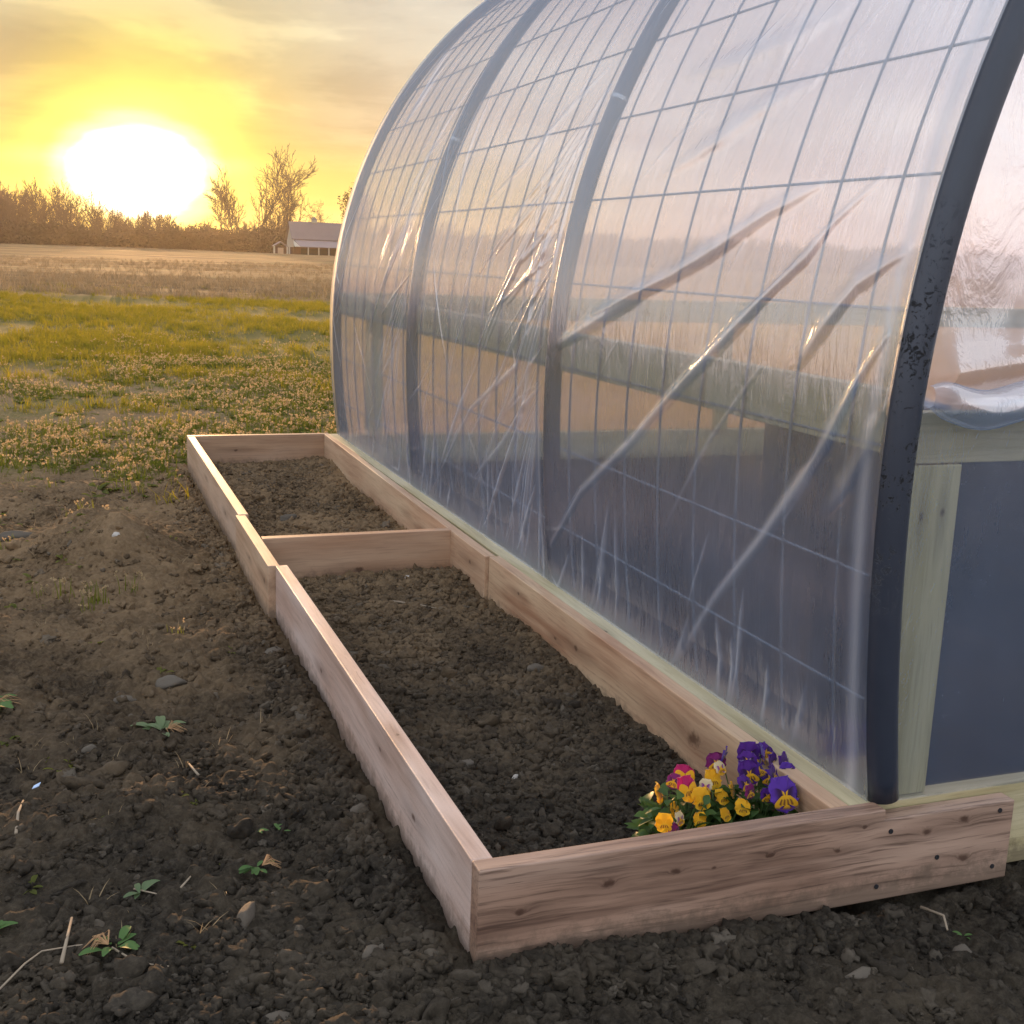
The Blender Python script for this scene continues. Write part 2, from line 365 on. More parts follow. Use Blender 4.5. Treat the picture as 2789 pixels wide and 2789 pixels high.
c = t.mix(sm(Yw, 4.4, 6.0), c_soil, weedy)
c = t.mix(sm(Yw, 9.2, 11.0), c, grassy)
Yw2 = t.math('ADD', Y, t.math('MULTIPLY', t.math('SUBTRACT', t.noise(pos, .25, 4), .5), 3.0))
c = t.mix(sm(Yw2, 25.5, 27.0), c, stub)
hb = t.math('ADD', hh, t.math('MULTIPLY', t.noise(pos, 12, 6, .7), 4.0))
finish(t, principled(t, c, .95, .15, hb, .8, .008))
m_soil, t = new_mat('soil'); oc = t.n('ShaderNodeNewGeometry').outputs['Position']
c, hh = soil_nodes(t, oc, 1.0); finish(t, principled(t, c, .95, .15, hh, .8, .005))
m_clod, t = new_mat('clod'); oc = t.n('ShaderNodeNewGeometry').outputs['Position']
c, hh = soil_nodes(t, oc, .92)
oi = t.n('ShaderNodeObjectInfo').outputs['Random']
c = t.mix(t.ramp(oi, [(.0, .55), (.35, 0.0), (.4, 0.0)]), c, (.012, .010, .008))
c = t.mix(t.ramp(oi, [(.8, 0.0), (.95, .30), (1.0, .8)]), c, (.12, .10, .075))
finish(t, principled(t, c, .93, .2, hh, .9, .004))

# ------------------------------------------------------------------ ground sheet
def axis_pts(segs):
    out = [segs[0][0]]
    for a, b, n, pw in segs:
        u = np.linspace(0, 1, n+1)[1:]; out += list(a+(b-a)*(u**pw))
    return np.array(out)
xs = np.concatenate([-axis_pts([(1.6, 6, 90, 1.6), (6, 60, 60, 2.0), (60, 900, 30, 2.0)])[::-1][:-1], axis_pts([(-1.6, 1.4, 330, 1), (1.4, 6, 90, 1.5), (6, 60, 60, 2.0), (60, 900, 30, 2.0)])])
ys = np.concatenate([-axis_pts([(.55, 5, 40, 1.7), (5, 300, 30, 2.6)])[::-1][:-1], axis_pts([(-.55, 3.2, 430, 1), (3.2, 7, 230, 1.15), (7, 30, 160, 1.5), (30, 400, 120, 1.7), (400, 1200, 20, 1.5)])])
GX, GY = np.meshgrid(xs, ys, indexing='ij')
GZ = gh(GX, GY)
inb = (GX > -.0) & (GX < .80) & (GY > .01) & (GY < 4.80)
GZ = np.where(inb, -.24, GZ)
ing = (GX > .80) & (GX < 6.7) & (GY > .05) & (GY < 4.75)
GZ = np.where(ing, -.19+.02*fbm(GX*4, GY*4, 3, 3), GZ)
go_ = bpy.data.objects.new('ground', np_mesh('ground', np.stack([GX, GY, GZ], -1).reshape(-1, 3), grid_faces(len(xs), len(ys)), m_ground)); COL.objects.link(go_)
tag(go_, 'dark crumbly garden soil turning to weedy grass and stubble field behind', kind='structure')
bx = np.linspace(.012, .725, 130); by = np.linspace(.02, 4.79, 780)
BX, BY = np.meshgrid(bx, by, indexing='ij')
bo = bpy.data.objects.new('bed_soil', np_mesh('bed_soil', np.stack([BX, BY, bed_h(BX, BY)], -1).reshape(-1, 3), grid_faces(len(bx), len(by)), m_soil)); COL.objects.link(bo)
tag(bo, 'dark crumbly soil filling both halves of the raised bed', kind='structure')

m_floor = plain('floor_shade', (.008, .012, .022), .85, .2, .3, 6)  # near-black colour stands in for the shade on the greenhouse floor
fx = np.linspace(.82, 6.73, 160); fyy = np.linspace(.09, 4.70, 120); FX, FZ_ = np.meshgrid(fx, fyy, indexing='ij')
fl_ = bpy.data.objects.new('floor', np_mesh('floor', np.stack([FX, FZ_, -.165+.012*fbm(FX*3, FZ_*3, 3, 8)], -1).reshape(-1, 3), grid_faces(160, 120), m_floor)); COL.objects.link(fl_)
tag(fl_, 'greenhouse floor sheet, coloured dark for the shade inside', kind='structure')
# clods
def icosphere(sub):
    import bmesh
    bm = bmesh.new(); bmesh.ops.create_icosphere(bm, subdivisions=sub, radius=1)
    V = np.array([v.co[:] for v in bm.verts]); F = np.array([[v.index for v in f.verts] for f in bm.faces]); bm.free(); return V, F
IV, IF = icosphere(3)
def lump_mesh(name, seed, mat, rough=.35, flat=.75, facet=0.0):
    rs = np.random.RandomState(seed); V = IV.copy(); d = np.zeros(len(V))
    for k in range(20):
        a = rs.normal(size=3); a /= np.linalg.norm(a); f = rs.uniform(2, 7) if k < 8 else rs.uniform(8, 17); d += rs.uniform(.4, 1.1)*np.sin(V@a*f+rs.uniform(0, 6.3))/f
    r = 1+rough*d
    if facet:
        for k in range(9):
            a = rs.normal(size=3); a /= np.linalg.norm(a); c = V@a; lim = rs.uniform(.55, .85)
            r = np.where(c*r > lim, lim/np.maximum(c, .01), r)
    V = V*r[:, None]*np.array([1, rs.uniform(.7, 1), flat*rs.uniform(.8, 1.1)])
    return np_mesh(name, V, IF, mat)
clods = [lump_mesh('clod_%d' % i, i+50, m_clod, .85, .8, .6 if i % 2 else 0) for i in range(8)]
def clod_pts(n, sampler, hf, r0, r1, pw, sink=.3):
    x, y = sampler(n); n = len(x); r = r0*(r1/r0)**(np.random.rand(n)**pw)
    z = hf(x, y)+r*(.35-sink*np.random.rand(n))
    P = np.stack([x, y, z], 1); Rv = np.random.rand(n, 3)*6.28*np.array([.12, .12, 1]); S = np.repeat(r[:, None], 3, 1)*np.random.uniform(.75, 1.2, (n, 3))
    return P, Rv, S, np.random.randint(0, 8, n)
def samp_out(n):
    d = .55+6.5*np.random.rand(n)**1.7; a = np.random.uniform(-.5, 1.25, n)
    x = CAMP[0]+d*np.sin(a)*1.0; y = CAMP[1]+.6+d*np.cos(a)
    k = ~((x > -.035) & (y > -.012) & (y < 4.84)) & (x < 1.9) & (y > -.75)
    x = x[k]; y = y[k]
    keep = np.random.rand(len(x)) < np.where(y > 4.2, .15, 1)*(.35+1.1*vn(x*2.2, y*2.2, 71))
    return x[keep], y[keep]
def samp_strip(n):
    # soil heaped along the outer side and near end of the bed
    y = 4.6*np.random.rand(n)**1.3; x = -.045-np.abs(np.random.normal(0, .05, n)); k = np.random.rand(n) < .35
    x = np.where(k, np.random.uniform(-.03, .9, n), x); y = np.where(k, -.02-np.abs(np.random.normal(0, .04, n)), y)
    return x, y
def samp_bed(n):
    x = np.random.uniform(.05, .69, n); y = .05+4.7*np.random.rand(n)**1.35
    k = (np.abs(y-2.4) > .04); return x[k], y[k]
A1 = clod_pts(125000, samp_out, lambda x, y: gh(x, y, False), .0025, .017, 2.3)
A2 = clod_pts(900, samp_out, lambda x, y: gh(x, y, False), .014, .034, 2.6)
A3 = clod_pts(6500, samp_strip, lambda x, y: gh(x, y, False), .005, .022, 1.5, .1)
cat = [np.concatenate(z) for z in zip(A1, A2, A3)]
scatter('soil_clods', *cat, clods, 'loose soil crumbs strewn over the ground around the bed')
B1 = clod_pts(48000, samp_bed, lambda x, y: bed_h(x, y, False), .0025, .014, 2.2)
B2 = clod_pts(900, samp_bed, lambda x, y: bed_h(x, y, False), .012, .024, 2.2)
cat = [np.concatenate(z) for z in zip(B1, B2)]
scatter('soil_crumbs', *cat, clods, 'loose soil crumbs covering the soil inside the raised bed')

# ------------------------------------------------------------------ raised bed
T = .038; ZB = -.186
bed = empty('raised_bed', (0, 0, -.184), 'long low raised garden bed of new cedar boards against the greenhouse', 'raised bed')
def board(name, q, z0, z1, mat, parent, zt=None, bev=.0025, label=None):
    """plan quad q given in world; mesh origin at its first corner"""
    mb = MB(); off = Vector((q[0][0], q[0][1], 0)); mb.hexa([(x-off.x, y-off.y) for x, y in q], z0, z1, 0, zt)
    o = mb.build(name, mat, parent, bevel=bev); o.location = off-(parent.location if parent else Vector()); 
    if label: o['label'] = label
    return o
m_end = wood('cedar_end', (.33, .205, .14), (.13, .072, .048), (.45, .31, .225), 0, knots=[(.075, 0, -.086, 0.0112), (.235, 0, -.060, 0.0120), (.365, 0, -.058, 0.0104), (.44, 0, -.062, .006), (.555, 0, -.055, 0.0088), (.70, 0, -.068, .008), (.90, 0, -.058, 0.0120), (.985, 0, -.045, 0.0136), (.995, 0, -.125, 0.0128), (.755, 0, -.028, .007)], seed=1.3, streak=.8)
m_side = wood('cedar_side', (.54, .385, .31), (.38, .255, .195), (.62, .51, .45), 1, knots=[(0, .35, -.09, .012), (0, .62, -.06, .009), (0, 1.25, -.1, .011), (.02, .55, 0, .007)], seed=2.1, saw=.8, rough=.48, spec=.5, streak=.35)
m_splice = wood('cedar_splice', (.50, .33, .21), (.36, .22, .13), (.56, .41, .28), 1, knots=[(0, .08, -.07, .016), (0, .42, -.08, .008)], seed=3.7, streak=.3)
m_side2 = wood('cedar_side_far', (.48, .33, .225), (.34, .22, .14), (.56, .42, .31), 1, knots=[(0, .4, -.08, .012), (0, 1.1, -.06, .01)], seed=5.2, streak=.3)
m_back = wood('cedar_back', (.51, .325, .20), (.34, .18, .10), (.59, .43, .27), 1, knots=[(0, .52, -.075, .030), (0, 1.20, -.08, .015), (0, 1.35, -.10, .008), (0, 1.66, -.05, .010), (0, .12, -.11, .006)], seed=7.9, streak=.4, grain=.8)
m_back2 = wood('cedar_back_far', (.53, .35, .22), (.38, .22, .13), (.61, .45, .29), 1, knots=[(0, .16, -.06, .014), (0, .75, -.09, .015), (0, 1.05, -.07, .012), (0, 1.6, -.11, .013), (0, 2.2, -.06, .012)], seed=8.4, streak=.3)
m_div = wood('cedar_divider', (.45, .265, .155), (.34, .19, .11), (.54, .36, .23), 0, knots=[(.34, 0, -.13, .018)], seed=9.1, streak=.35)
m_far = wood('cedar_far', (.46, .29, .17), (.33, .19, .11), (.53, .36, .24), 0, knots=[(.25, 0, -.08, .01)], seed=10.6, streak=.35)
# near end board with the notched (lower) stretch past the bed
mb = MB(); L1, L2, nt = .800, 1.105, .020
mb.add([(0, 0, ZB), (L2, 0, ZB+.002), (L2, 0, -nt), (L1, 0, -nt), (L1, 0, 0), (0, 0, 0), (0, T, ZB), (L2, T, ZB+.002), (L2, T, -nt), (L1, T, -nt), (L1, T, 0), (0, T, 0)],
       [(0, 1, 2, 3, 4, 5), (11, 10, 9, 8, 7, 6), (0, 6, 7, 1), (1, 7, 8, 2), (2, 8, 9, 3), (3, 9, 10, 4), (4, 10, 11, 5), (5, 11, 6, 0)])
eb = mb.build('end_board', m_end, bed, bevel=.0025); eb.location = Vector((0, 0, 0))-bed.location
eb['label'] = 'near end board with dark knots and screws'
m_screw = plain('screw_head', (.05, .05, .055), .4, .5, .3, 300, .6)
for (sx, sz) in ((.815, -.045), (.795, -.155), (1.07, -.037), (1.068, -.155), (.93, -.115)):
    s = MB(); s.tube([(sx, .002, sz), (sx, -.0018, sz)], [.0052, .0048], 12); s.build('screw', m_screw, eb)
board('side_board', [(0, T+.001), (T, T+.001), (T, 2.02), (0, 2.02)], ZB-.02, -.001, m_side, bed)
board('side_board', [(-.023, 2.0215), (.014, 2.0215), (.014, 2.795), (-.023, 2.795)], ZB-.02, -.002, m_splice, bed, label='short splice board set proud of its neighbours')
board('side_board', [(-.012, 2.797), (.026, 2.797), (.026, 4.774), (-.012, 4.774)], ZB-.02, -.001, m_side2, bed)
board('back_board', [(.706, T+.001), (.7445, T+.001), (.7445, 1.985), (.706, 1.985)], ZB-.02, -.001, m_back, bed)
board('back_board', [(.692, 1.987), (.730, 1.987), (.7445, 4.774), (.716, 4.774)], ZB-.02, -.0005, m_back2, bed)
board('end_board', [(-.012, 4.776), (.7445, 4.776), (.7445, 4.814), (-.012, 4.814)], ZB-.02, 0, m_far, bed, label='plain far end board')
board('divider_board', [(.0155, 2.382), (.701, 2.382), (.701, 2.42), (.0155, 2.42)], ZB-.02, .001, m_div, bed)

# ------------------------------------------------------------------ greenhouse
LEN = 4.78; RR, Z0 = 2.20, .60
R2 = 3.5; A2 = R(50); XC = .748+RR*(1-math.cos(A2))+R2*math.cos(A2)      # flatter crown above the haunch
def prof_half():
    P = [(.748+.045*((.6-z)/.6)**2, z) for z in np.linspace(-.002, .6, 40)]
    P += [(.748+RR-RR*math.cos(k), .6+RR*math.sin(k)) for k in np.linspace(0, A2, 110)[1:]]
    z2 = .6+RR*math.sin(A2)
    P += [(XC-R2*math.cos(k), z2+R2*(math.sin(k)-math.sin(A2))) for k in np.linspace(A2, math.pi/2, 60)[1:]]
    return P
PH = prof_half(); PF = PH + [(2*XC-x, z) for x, z in PH[-2::-1]]; ZTOP = PH[-1][1]
PF = np.array(PF); dP = np.gradient(PF, axis=0); dP /= np.linalg.norm(dP, axis=1)[:, None]; PN = np.stack([-dP[:, 1], dP[:, 0]], 1)   # outward
def arch_pts(y, inset, zmin=-.15, step=3):
    P = PF-PN*inset; pts = [(P[0][0], y, zmin)]+[(x, y, z) for x, z in P[::step]]
    if tuple(P[-1]) != tuple(P[::step][-1]): pts.append((P[-1][0], y, P[-1][1]))
    return pts+[(P[-1][0], y, zmin)]
house = empty('greenhouse', (.80, 0, -.184), 'arched hoop greenhouse covered in wrinkled clear plastic', 'greenhouse')
HL = house.location
def gb(mb, name, mat, smooth=False, bevel=0, label=None, parent=None):
    o = mb.build(name, mat, parent or house, smooth=smooth, bevel=bevel); o.location = -HL if parent is None else Vector()
    if label: o['label'] = label
    return o
# plastic pipe
m_pipe, t = new_mat('black_pipe'); oc = t.n('ShaderNodeTexCoord').outputs['Object']
nz = t.noise(oc, 9, 5, .7); nf = t.noise(oc, 70, 5, .75, 1.0); sz = t.n('ShaderNodeSeparateXYZ', ins={0: oc}).outputs[2]
low = t.ramp(t.math('DIVIDE', sz, 2.0), [(0.18, 0.0), (.28, 1.0), (.46, 1.0), (.56, 0.0)])
pk = t.math('MULTIPLY', t.ramp(t.math('ADD', t.math('MULTIPLY', nf, .55), t.math('MULTIPLY', nz, .45)), [(.535, 0.0), (.56, 1.0)]), low)
c = t.mix(nz, (.016, .021, .034), (.035, .042, .060)); c = t.mix(pk, c, (.006, .006, .007))
rg = t.ramp(pk, [(0, .38), (1, .9)])
finish(t, principled(t, c, rg, .6, t.math('SUBTRACT', t.math('MULTIPLY', nz, .2), pk), .5, .004))
HY = [.046, 1.66, 3.24, LEN-.03]
for i, y in enumerate(HY):
    mb = MB(); mb.tube(arch_pts(y, .031 if i == 0 else .029, .004 if i == 0 else -.15), .031 if i == 0 else .0255, 16); gb(mb, 'hoop', m_pipe, True)
# bright tie bands where wire is fixed to the hoops
m_tie = plain('tie_wire', (.5, .48, .45), .3, .6, .1, 50, .8)
for y in HY[1:3]:
    for zt_ in (.173, 1.45):
        k = np.argmin(np.abs(PF[:145, 1]-zt_)); p = PF[k]-PN[k]*.029; tg = dP[k]
        mb = MB(); a = Vector((p[0], y, p[1])); d = Vector((tg[0], 0, tg[1])); mb.tube([a-d*.006, a+d*.006], .0268, 16, caps=False); gb(mb, 'tie_wire', m_tie, True)
# welded wire panels, one per bay
m_wire = plain('galvanised_wire', (.20, .23, .27), .5, .4, .2, 60, .2)
zrow = [-.07]+[.173+.248*k for k in range(6)]
sarc = np.concatenate([[0], np.cumsum(np.linalg.norm(np.diff(PF, axis=0), axis=1))]); Ltot = sarc[-1]
def at_s(s, inset): return np.array([np.interp(s, sarc, PF[:, 0]-PN[:, 0]*inset), np.interp(s, sarc, PF[:, 1]-PN[:, 1]*inset)])
s0 = np.interp(.173, PF[:145, 1], sarc[:145])
for b in range(3):
    ya, yb = HY[b]+.03, HY[b+1]-.03; mb = MB()
    y = .2+1.59*b+(0.01*b)
    while y < yb-.03:
        P = PF-PN*.034; mb.tube([(x, y+.002*math.sin(z*5+y*9), z) for x, z in P[::4]], .0031, 5, caps=False); y += .191
    s = s0
    while s < Ltot-.1:
        x, z = at_s(s, .0385); mb.tube([(x, ya, z), (x, yb, z)], .0031, 5, caps=False); s += .249
    gb(mb, 'wire_panel', m_wire, True)
# treated lumber
TW = ((.50, .43, .25), (.36, .30, .15), (.58, .52, .35))
m_tr_y = wood('treated_y', *TW, 1, seed=11.3, streak=.35, knots=[(0, .3, 0, .012), (0, 1.1, 0, .012)], saw=.6)
m_tr_x = wood('treated_x', *TW, 0, seed=12.3, streak=.35, saw=.3)
m_tr_z = wood('treated_z', (.50, .44, .23), (.38, .32, .14), (.56, .50, .30), 2, splash=False, seed=13.3, streak=.4, knots=[(.035, 0, .545, .009), (.082, 0, .55, .009)])
board('sill_board', [(.7462, .038+.002), (.800, .040), (.800, LEN+.02), (.7462, LEN+.02)], -.182, -.003, m_tr_y, house)
XR = 2*XC
board('sill_board', [(XR-.80, .040), (XR-.745, .040), (XR-.745, LEN+.02), (XR-.80, LEN+.02)], -.182, -.003, m_tr_y, house)
board('rim_board', [(.802, .0405), (XR-.802, .0405), (XR-.802, .0785), (.802, .0785)], -.182, -.005, m_tr_x, house)
board('rim_board', [(.802, LEN-.05), (XR-.802, LEN-.05), (XR-.802, LEN-.012), (.802, LEN-.012)], -.182, -.005, m_tr_x, house)
# nailing board along the hoops
for xx in (.789, XR-.827):
    board('nailing_board', [(xx, .06), (xx+.038, .06), (xx+.038, LEN-.06), (xx, LEN-.06)], .655, .77, m_tr_y, house)
# near gable frame: stud, header, door studs
FY = .052
board('stud', [(.815, FY), (.930, FY), (.930, FY+.038), (.815, FY+.038)], -.004, .640, m_tr_z, house)
board('header_board', [(.815, FY), (XR-.815, FY), (XR-.815, FY+.038), (.815, FY+.038)], .6425, .735, m_tr_x, house)
for sx in (3.1, 4.3, XR-.93):
    board('stud', [(sx, FY), (sx+.115, FY), (sx+.115, FY+.038), (sx, FY+.038)], -.004, .640, m_tr_z, house)
# far gable frame
for sx in (.93, 3.1, 4.3, XR-1.0):
    board('stud', [(sx, LEN-.09), (sx+.09, LEN-.09), (sx+.09, LEN-.052), (sx, LEN-.052)], -.004, .64, m_tr_z, house)
board('header_board', [(.83, LEN-.09), (XR-.83, LEN-.09), (XR-.83, LEN-.052), (.83, LEN-.052)], .6425, .77, m_tr_x, house)

# ---- plastic film
def film_mat(name, haze=.17, edge=.33, tint=(.76, .82, .90), bstr=.25, tlc=(.66, .66, .70), tmix=.50):
    m, t = new_mat(name); oc = t.n('ShaderNodeTexCoord').outputs['Object']
    n1 = t.noise(t.mapping(oc, scale=(2, 5, 1.2), rot=(.5, 0, 0)), 3.0, 5, .6, .6)
    n2 = t.noise(t.mapping(oc, scale=(6, 16, 3), rot=(.7, 0, 0)), 2.0, 5, .65, 1.0)
    n3 = t.noise(oc, 900, 2, .6)
    bmp = t.n('ShaderNodeBump', ins={'Height': t.math('ADD', t.math('MULTIPLY', n1, 1.0), t.math('MULTIPLY', n2, .35)), 'Strength': bstr, 'Distance': .02})
    lw = t.n('ShaderNodeLayerWeight', ins={'Blend': .5, 'Normal': bmp.outputs[0]})
    fac = lw.outputs['Facing']
    milk = t.ramp(fac, [(0.0, haze*.85), (.45, haze), (.75, haze+(edge-haze)*.45), (1.0, edge)])
    milk = t.math('ADD', milk, t.math('MULTIPLY', t.math('SUBTRACT', t.noise(t.mapping(oc, scale=(1, 1.6, .8)), 1.6, 5, .65), .5), .22), clamp=True)
    ga = t.n('ShaderNodeAttribute', attribute_name='gather_glint').outputs['Fac']  # whitens gathered film; also paints fold and hoop-edge highlights into its colour
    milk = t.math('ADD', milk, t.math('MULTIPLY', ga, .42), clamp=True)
    trp0 = t.n('ShaderNodeBsdfTransparent', ins={'Color': tint+(1,)})
    rfr = t.n('ShaderNodeBsdfRefraction', ins={'Color': tint+(1,), 'IOR': 1.045, 'Roughness': .85})
    trp = t.n('ShaderNodeMixShader', ins={0: .27, 1: trp0.outputs[0], 2: rfr.outputs[0]})
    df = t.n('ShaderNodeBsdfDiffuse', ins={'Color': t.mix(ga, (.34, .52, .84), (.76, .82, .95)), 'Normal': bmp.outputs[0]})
    tl = t.n('ShaderNodeBsdfTranslucent', ins={'Color': tlc+(1,), 'Normal': bmp.outputs[0]})
    md = t.n('ShaderNodeMixShader', ins={0: tmix, 1: df.outputs[0], 2: tl.outputs[0]})
    mm = t.n('ShaderNodeMixShader', ins={0: milk, 1: trp.outputs[0], 2: md.outputs[0]})
    gl = t.n('ShaderNodeBsdfGlossy', ins={'Color': (1, 1, 1, 1), 'Roughness': t.math('ADD', .14, t.math('MULTIPLY', n3, .08)), 'Normal': bmp.outputs[0]})
    fr = t.n('ShaderNodeFresnel', ins={'IOR': 1.5, 'Normal': bmp.outputs[0]})
    g = t.n('ShaderNodeMixShader', ins={0: t.math('MINIMUM', t.math('MULTIPLY', fr.outputs[0], .85), .27), 1: mm.outputs[0], 2: gl.outputs[0]})
    finish(t, g.outputs[0]); return m
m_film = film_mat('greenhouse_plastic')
m_film2 = film_mat('gable_plastic', .12, .34, (.88, .90, .92), tlc=(.40, .46, .60), tmix=.12)  # same plastic cooled and dimmed, the end wall's shade put into its colour
m_film3 = film_mat('far_gable_plastic', .25, .6, (.9, .9, .92), tlc=(.92, .70, .62), tmix=.8)  # peach copy of the plastic; the low sun's glow is put into its tint
FSIGN, FUP, FLO = .9, 1.6, .55
FOLDS = [([(0.425, 1.145), (0.589, 1.096), (0.77, 1.021), (0.957, 0.955), (1.37, 0.838)], 0.022, 1),
([(0.218, 1.155), (0.337, 1.07), (0.402, 1.002), (0.564, 0.89), (0.731, 0.769), (1.093, 0.512), (1.388, 0.332), (1.623, 0.122)], 0.014, 1.2),
([(0.093, 1.016), (0.214, 0.954), (0.293, 0.872), (0.351, 0.795)], 0.02, 0.8),
([(0.089, 0.871), (0.152, 0.784), (0.227, 0.653), (0.287, 0.573), (0.433, 0.416), (0.626, 0.232), (0.821, 0.019)], 0.013, 1.1),
([(0.045, 0.765), (0.145, 0.587), (0.204, 0.523)], 0.02, 0.5),
([(0.587, 1.368), (0.769, 1.326), (0.927, 1.264), (1.13, 1.202)], 0.03, 0.7),
([(0.588, 1.519), (0.75, 1.479), (1.002, 1.458), (1.215, 1.46)], 0.035, 0.6),
([(1.719, 1.391), (1.816, 1.224), (2.026, 0.95), (2.267, 0.71)], 0.01, 1),
([(1.734, 1.374), (1.78, 1.154), (1.805, 1.017), (1.853, 0.747), (1.913, 0.643), (2.4, 0.443), (2.95, 0.044)], 0.01, 1),
([(1.705, 1.28), (1.70, 1.078), (1.71, 0.944)], 0.01, 1),
([(1.805, 1.554), (2.029, 1.426), (2.227, 1.293), (2.512, 1.162)], 0.014, 0.8),
([(1.743, 1.448), (1.952, 1.263), (2.186, 1.085), (2.403, 0.928)], 0.012, 0.7),
([(1.70, 0.944), (1.765, 0.753), (1.853, 0.488), (2.293, 0.03)], 0.009, 1),
([(2.353, 0.588), (2.543, 0.418), (2.837, 0.142)], 0.01, 0.9),
([(1.743, 0.647), (1.908, 0.432), (2.093, 0.244), (2.308, 0.022)], 0.009, 1),
([(1.739, 0.285), (1.948, 0.026)], 0.01, 1),
([(1.023, 0.933), (1.575, 0.736)], 0.02, 0.8),
([(4.168, 1.89), (4.176, 1.709), (4.292, 1.578)], 0.02, 0.6),
([(4.331, 2.019), (4.235, 1.776), (4.256, 1.636)], 0.02, 0.6),
([(2.959, 1.618), (2.918, 1.358), (2.811, 1.076)], 0.012, 0.6)]
rs = np.random.RandomState(5)
for k in range(26):     # short pleats gathered along the sill
    y = rs.uniform(.2, 4.6); L = rs.uniform(.1, .35); FOLDS.append(([(y, .01), (y-rs.uniform(-.02, .10)*L/.2, L)], rs.uniform(.006, .012), rs.uniform(.4, .9)))
for k in range(22):     # tension lines from the second and third hoops
    h = rs.choice([1.69, 3.27]); z = rs.uniform(.5, 1.8); L = rs.uniform(.3, .8); sl_ = rs.uniform(.5, 1.6)
    FOLDS.append(([(h+.02, z), (h+.02+L*.5, z-L*.5*sl_), (h+.02+L, z-L*sl_*.9)], rs.uniform(.008, .016), rs.uniform(.3, .8)))
for k in range(75):     # fine sharp creases
    b_ = rs.randint(0, 3); y = rs.uniform(HY[b_]+.1, HY[b_+1]-.1); z = rs.uniform(.1, 2.2); L = rs.uniform(.12, .6); sl_ = rs.uniform(.5, 2.6)*(1 if rs.rand() < .85 else -1)
    q_ = L/math.hypot(1, sl_); FOLDS.append(([(y, z), (min(HY[b_+1]-.03, y+q_*.5), z-q_*.5*sl_*rs.uniform(.8, 1.2)), (min(HY[b_+1]-.02, y+q_), max(.02, z-q_*sl_))], rs.uniform(.0035, .006), rs.uniform(.4, .9)))
for (h, z) in ((1.69, 1.38), (1.69, 1.0), (3.27, 1.5), (3.27, .9), (1.69, .62)):    # fans spreading from the fixings
    for k in range(9):
        sl_ = .45+.28*k+rs.uniform(-.1, .1); L = rs.uniform(.3, .75); q_ = L/math.hypot(1, sl_); zz = z-k*.012
        FOLDS.append(([(h, zz), (h+q_*.5, zz-q_*.47*sl_), (h+q_, max(.02, zz-q_*sl_))], rs.uniform(.004, .009), rs.uniform(.5, .9)))
fy = np.concatenate([np.linspace(.044, LEN+.012, 1150)])
fs = np.concatenate([np.linspace(0, 2.6, 640), np.linspace(2.6, Ltot, 160)[1:]])
FYY, FSS = np.meshgrid(fy, fs, indexing='ij')
BXx = np.interp(FSS, sarc, PF[:, 0]); BZz = np.interp(FSS, sarc, PF[:, 1]); NX = np.interp(FSS, sarc, PN[:, 0]); NZ = np.interp(FSS, sarc, PN[:, 1])
disp = np.zeros_like(FYY); gath_glint = np.zeros_like(FYY)
bayu = np.zeros_like(FYY)
for a, b in zip(HY[:-1], HY[1:]):
    u = np.clip((FYY-a)/(b-a), 0, 1); bayu = np.maximum(bayu, np.where((FYY >= a) & (FYY <= b), np.sin(np.pi*u)**.6, 0))
disp -= .016*bayu
disp += .003*np.exp(-((FYY-.046)/.035)**2)
gath_glint = np.maximum(gath_glint, .9*np.exp(-((FYY-.098-.012*(vn(FSS*3, FYY*0, 3)-.5))/(.014+.012*vn(FSS*2.2, FYY*0, 5)))**2)*(FSS < 3.2))
for h_ in HY[1:3]: gath_glint = np.maximum(gath_glint, .8*np.exp(-((FYY-h_-.042)/.007)**2)*vn(FSS*5, FYY*0, 9))  # bright line beside each hoop, a glint painted as whiter film
iys = lambda v: int(np.clip(np.searchsorted(fy, v), 0, len(fy)))
for pts, wd, amp in FOLDS:
    ysp = [p_[0] for p_ in pts]; a0, a1 = iys(min(ysp)-5*wd), iys(max(ysp)+5*wd)
    if a1-a0 < 2: continue
    ns = 640; Ys = FYY[a0:a1, :ns]; Zs = BZz[a0:a1, :ns]
    best = np.full(Ys.shape, 9.0); prog = np.zeros(Ys.shape); N_ = len(pts)-1
    for i in range(N_):
        a = np.array(pts[i]); b = np.array(pts[i+1]); ab = b-a
        tt = np.clip(((Ys-a[0])*ab[0]+(Zs-a[1])*ab[1])/(ab@ab), 0, 1)
        sgn = np.sign((Ys-a[0])*ab[1]-(Zs-a[1])*ab[0])
        d = np.hypot(Ys-a[0]-tt*ab[0], Zs-a[1]-tt*ab[1])*np.where(sgn == 0, 1, sgn)
        m_ = np.abs(d) < np.abs(best); best = np.where(m_, d, best); prog = np.where(m_, (i+tt)/N_, prog)
    env = np.sin(np.pi*np.clip(prog*.9+.06, 0, 1))**.8
    rag = .75+.5*vn(prog*9+wd*400, best*0+3, 7)
    w_ = wd*(.55+.75*env)*rag
    wa = np.where(best < 0, 1.6, .55)*w_; prof_ = np.exp(-(best/wa)**2)-.30*np.exp(-((best+1.3*w_)/(.8*w_))**2)
    disp[a0:a1, :ns] += .55*amp*wd*env*prof_
    gath_glint[a0:a1, :ns] = np.maximum(gath_glint[a0:a1, :ns], min(1.0, amp)*env*np.exp(-((best+.2*w_)/(.85*w_))**2))  # fold highlight painted as milkier plastic along the ridge
disp += bayu*(.006*fbm(FYY*2.2+FSS*1.1, FSS*1.4, 3, 77)+.0035*fbm(FYY*9+FSS*5, FSS*2.2, 3, 79)+.0012*fbm(FYY*40+FSS*16, FSS*7, 2, 83))
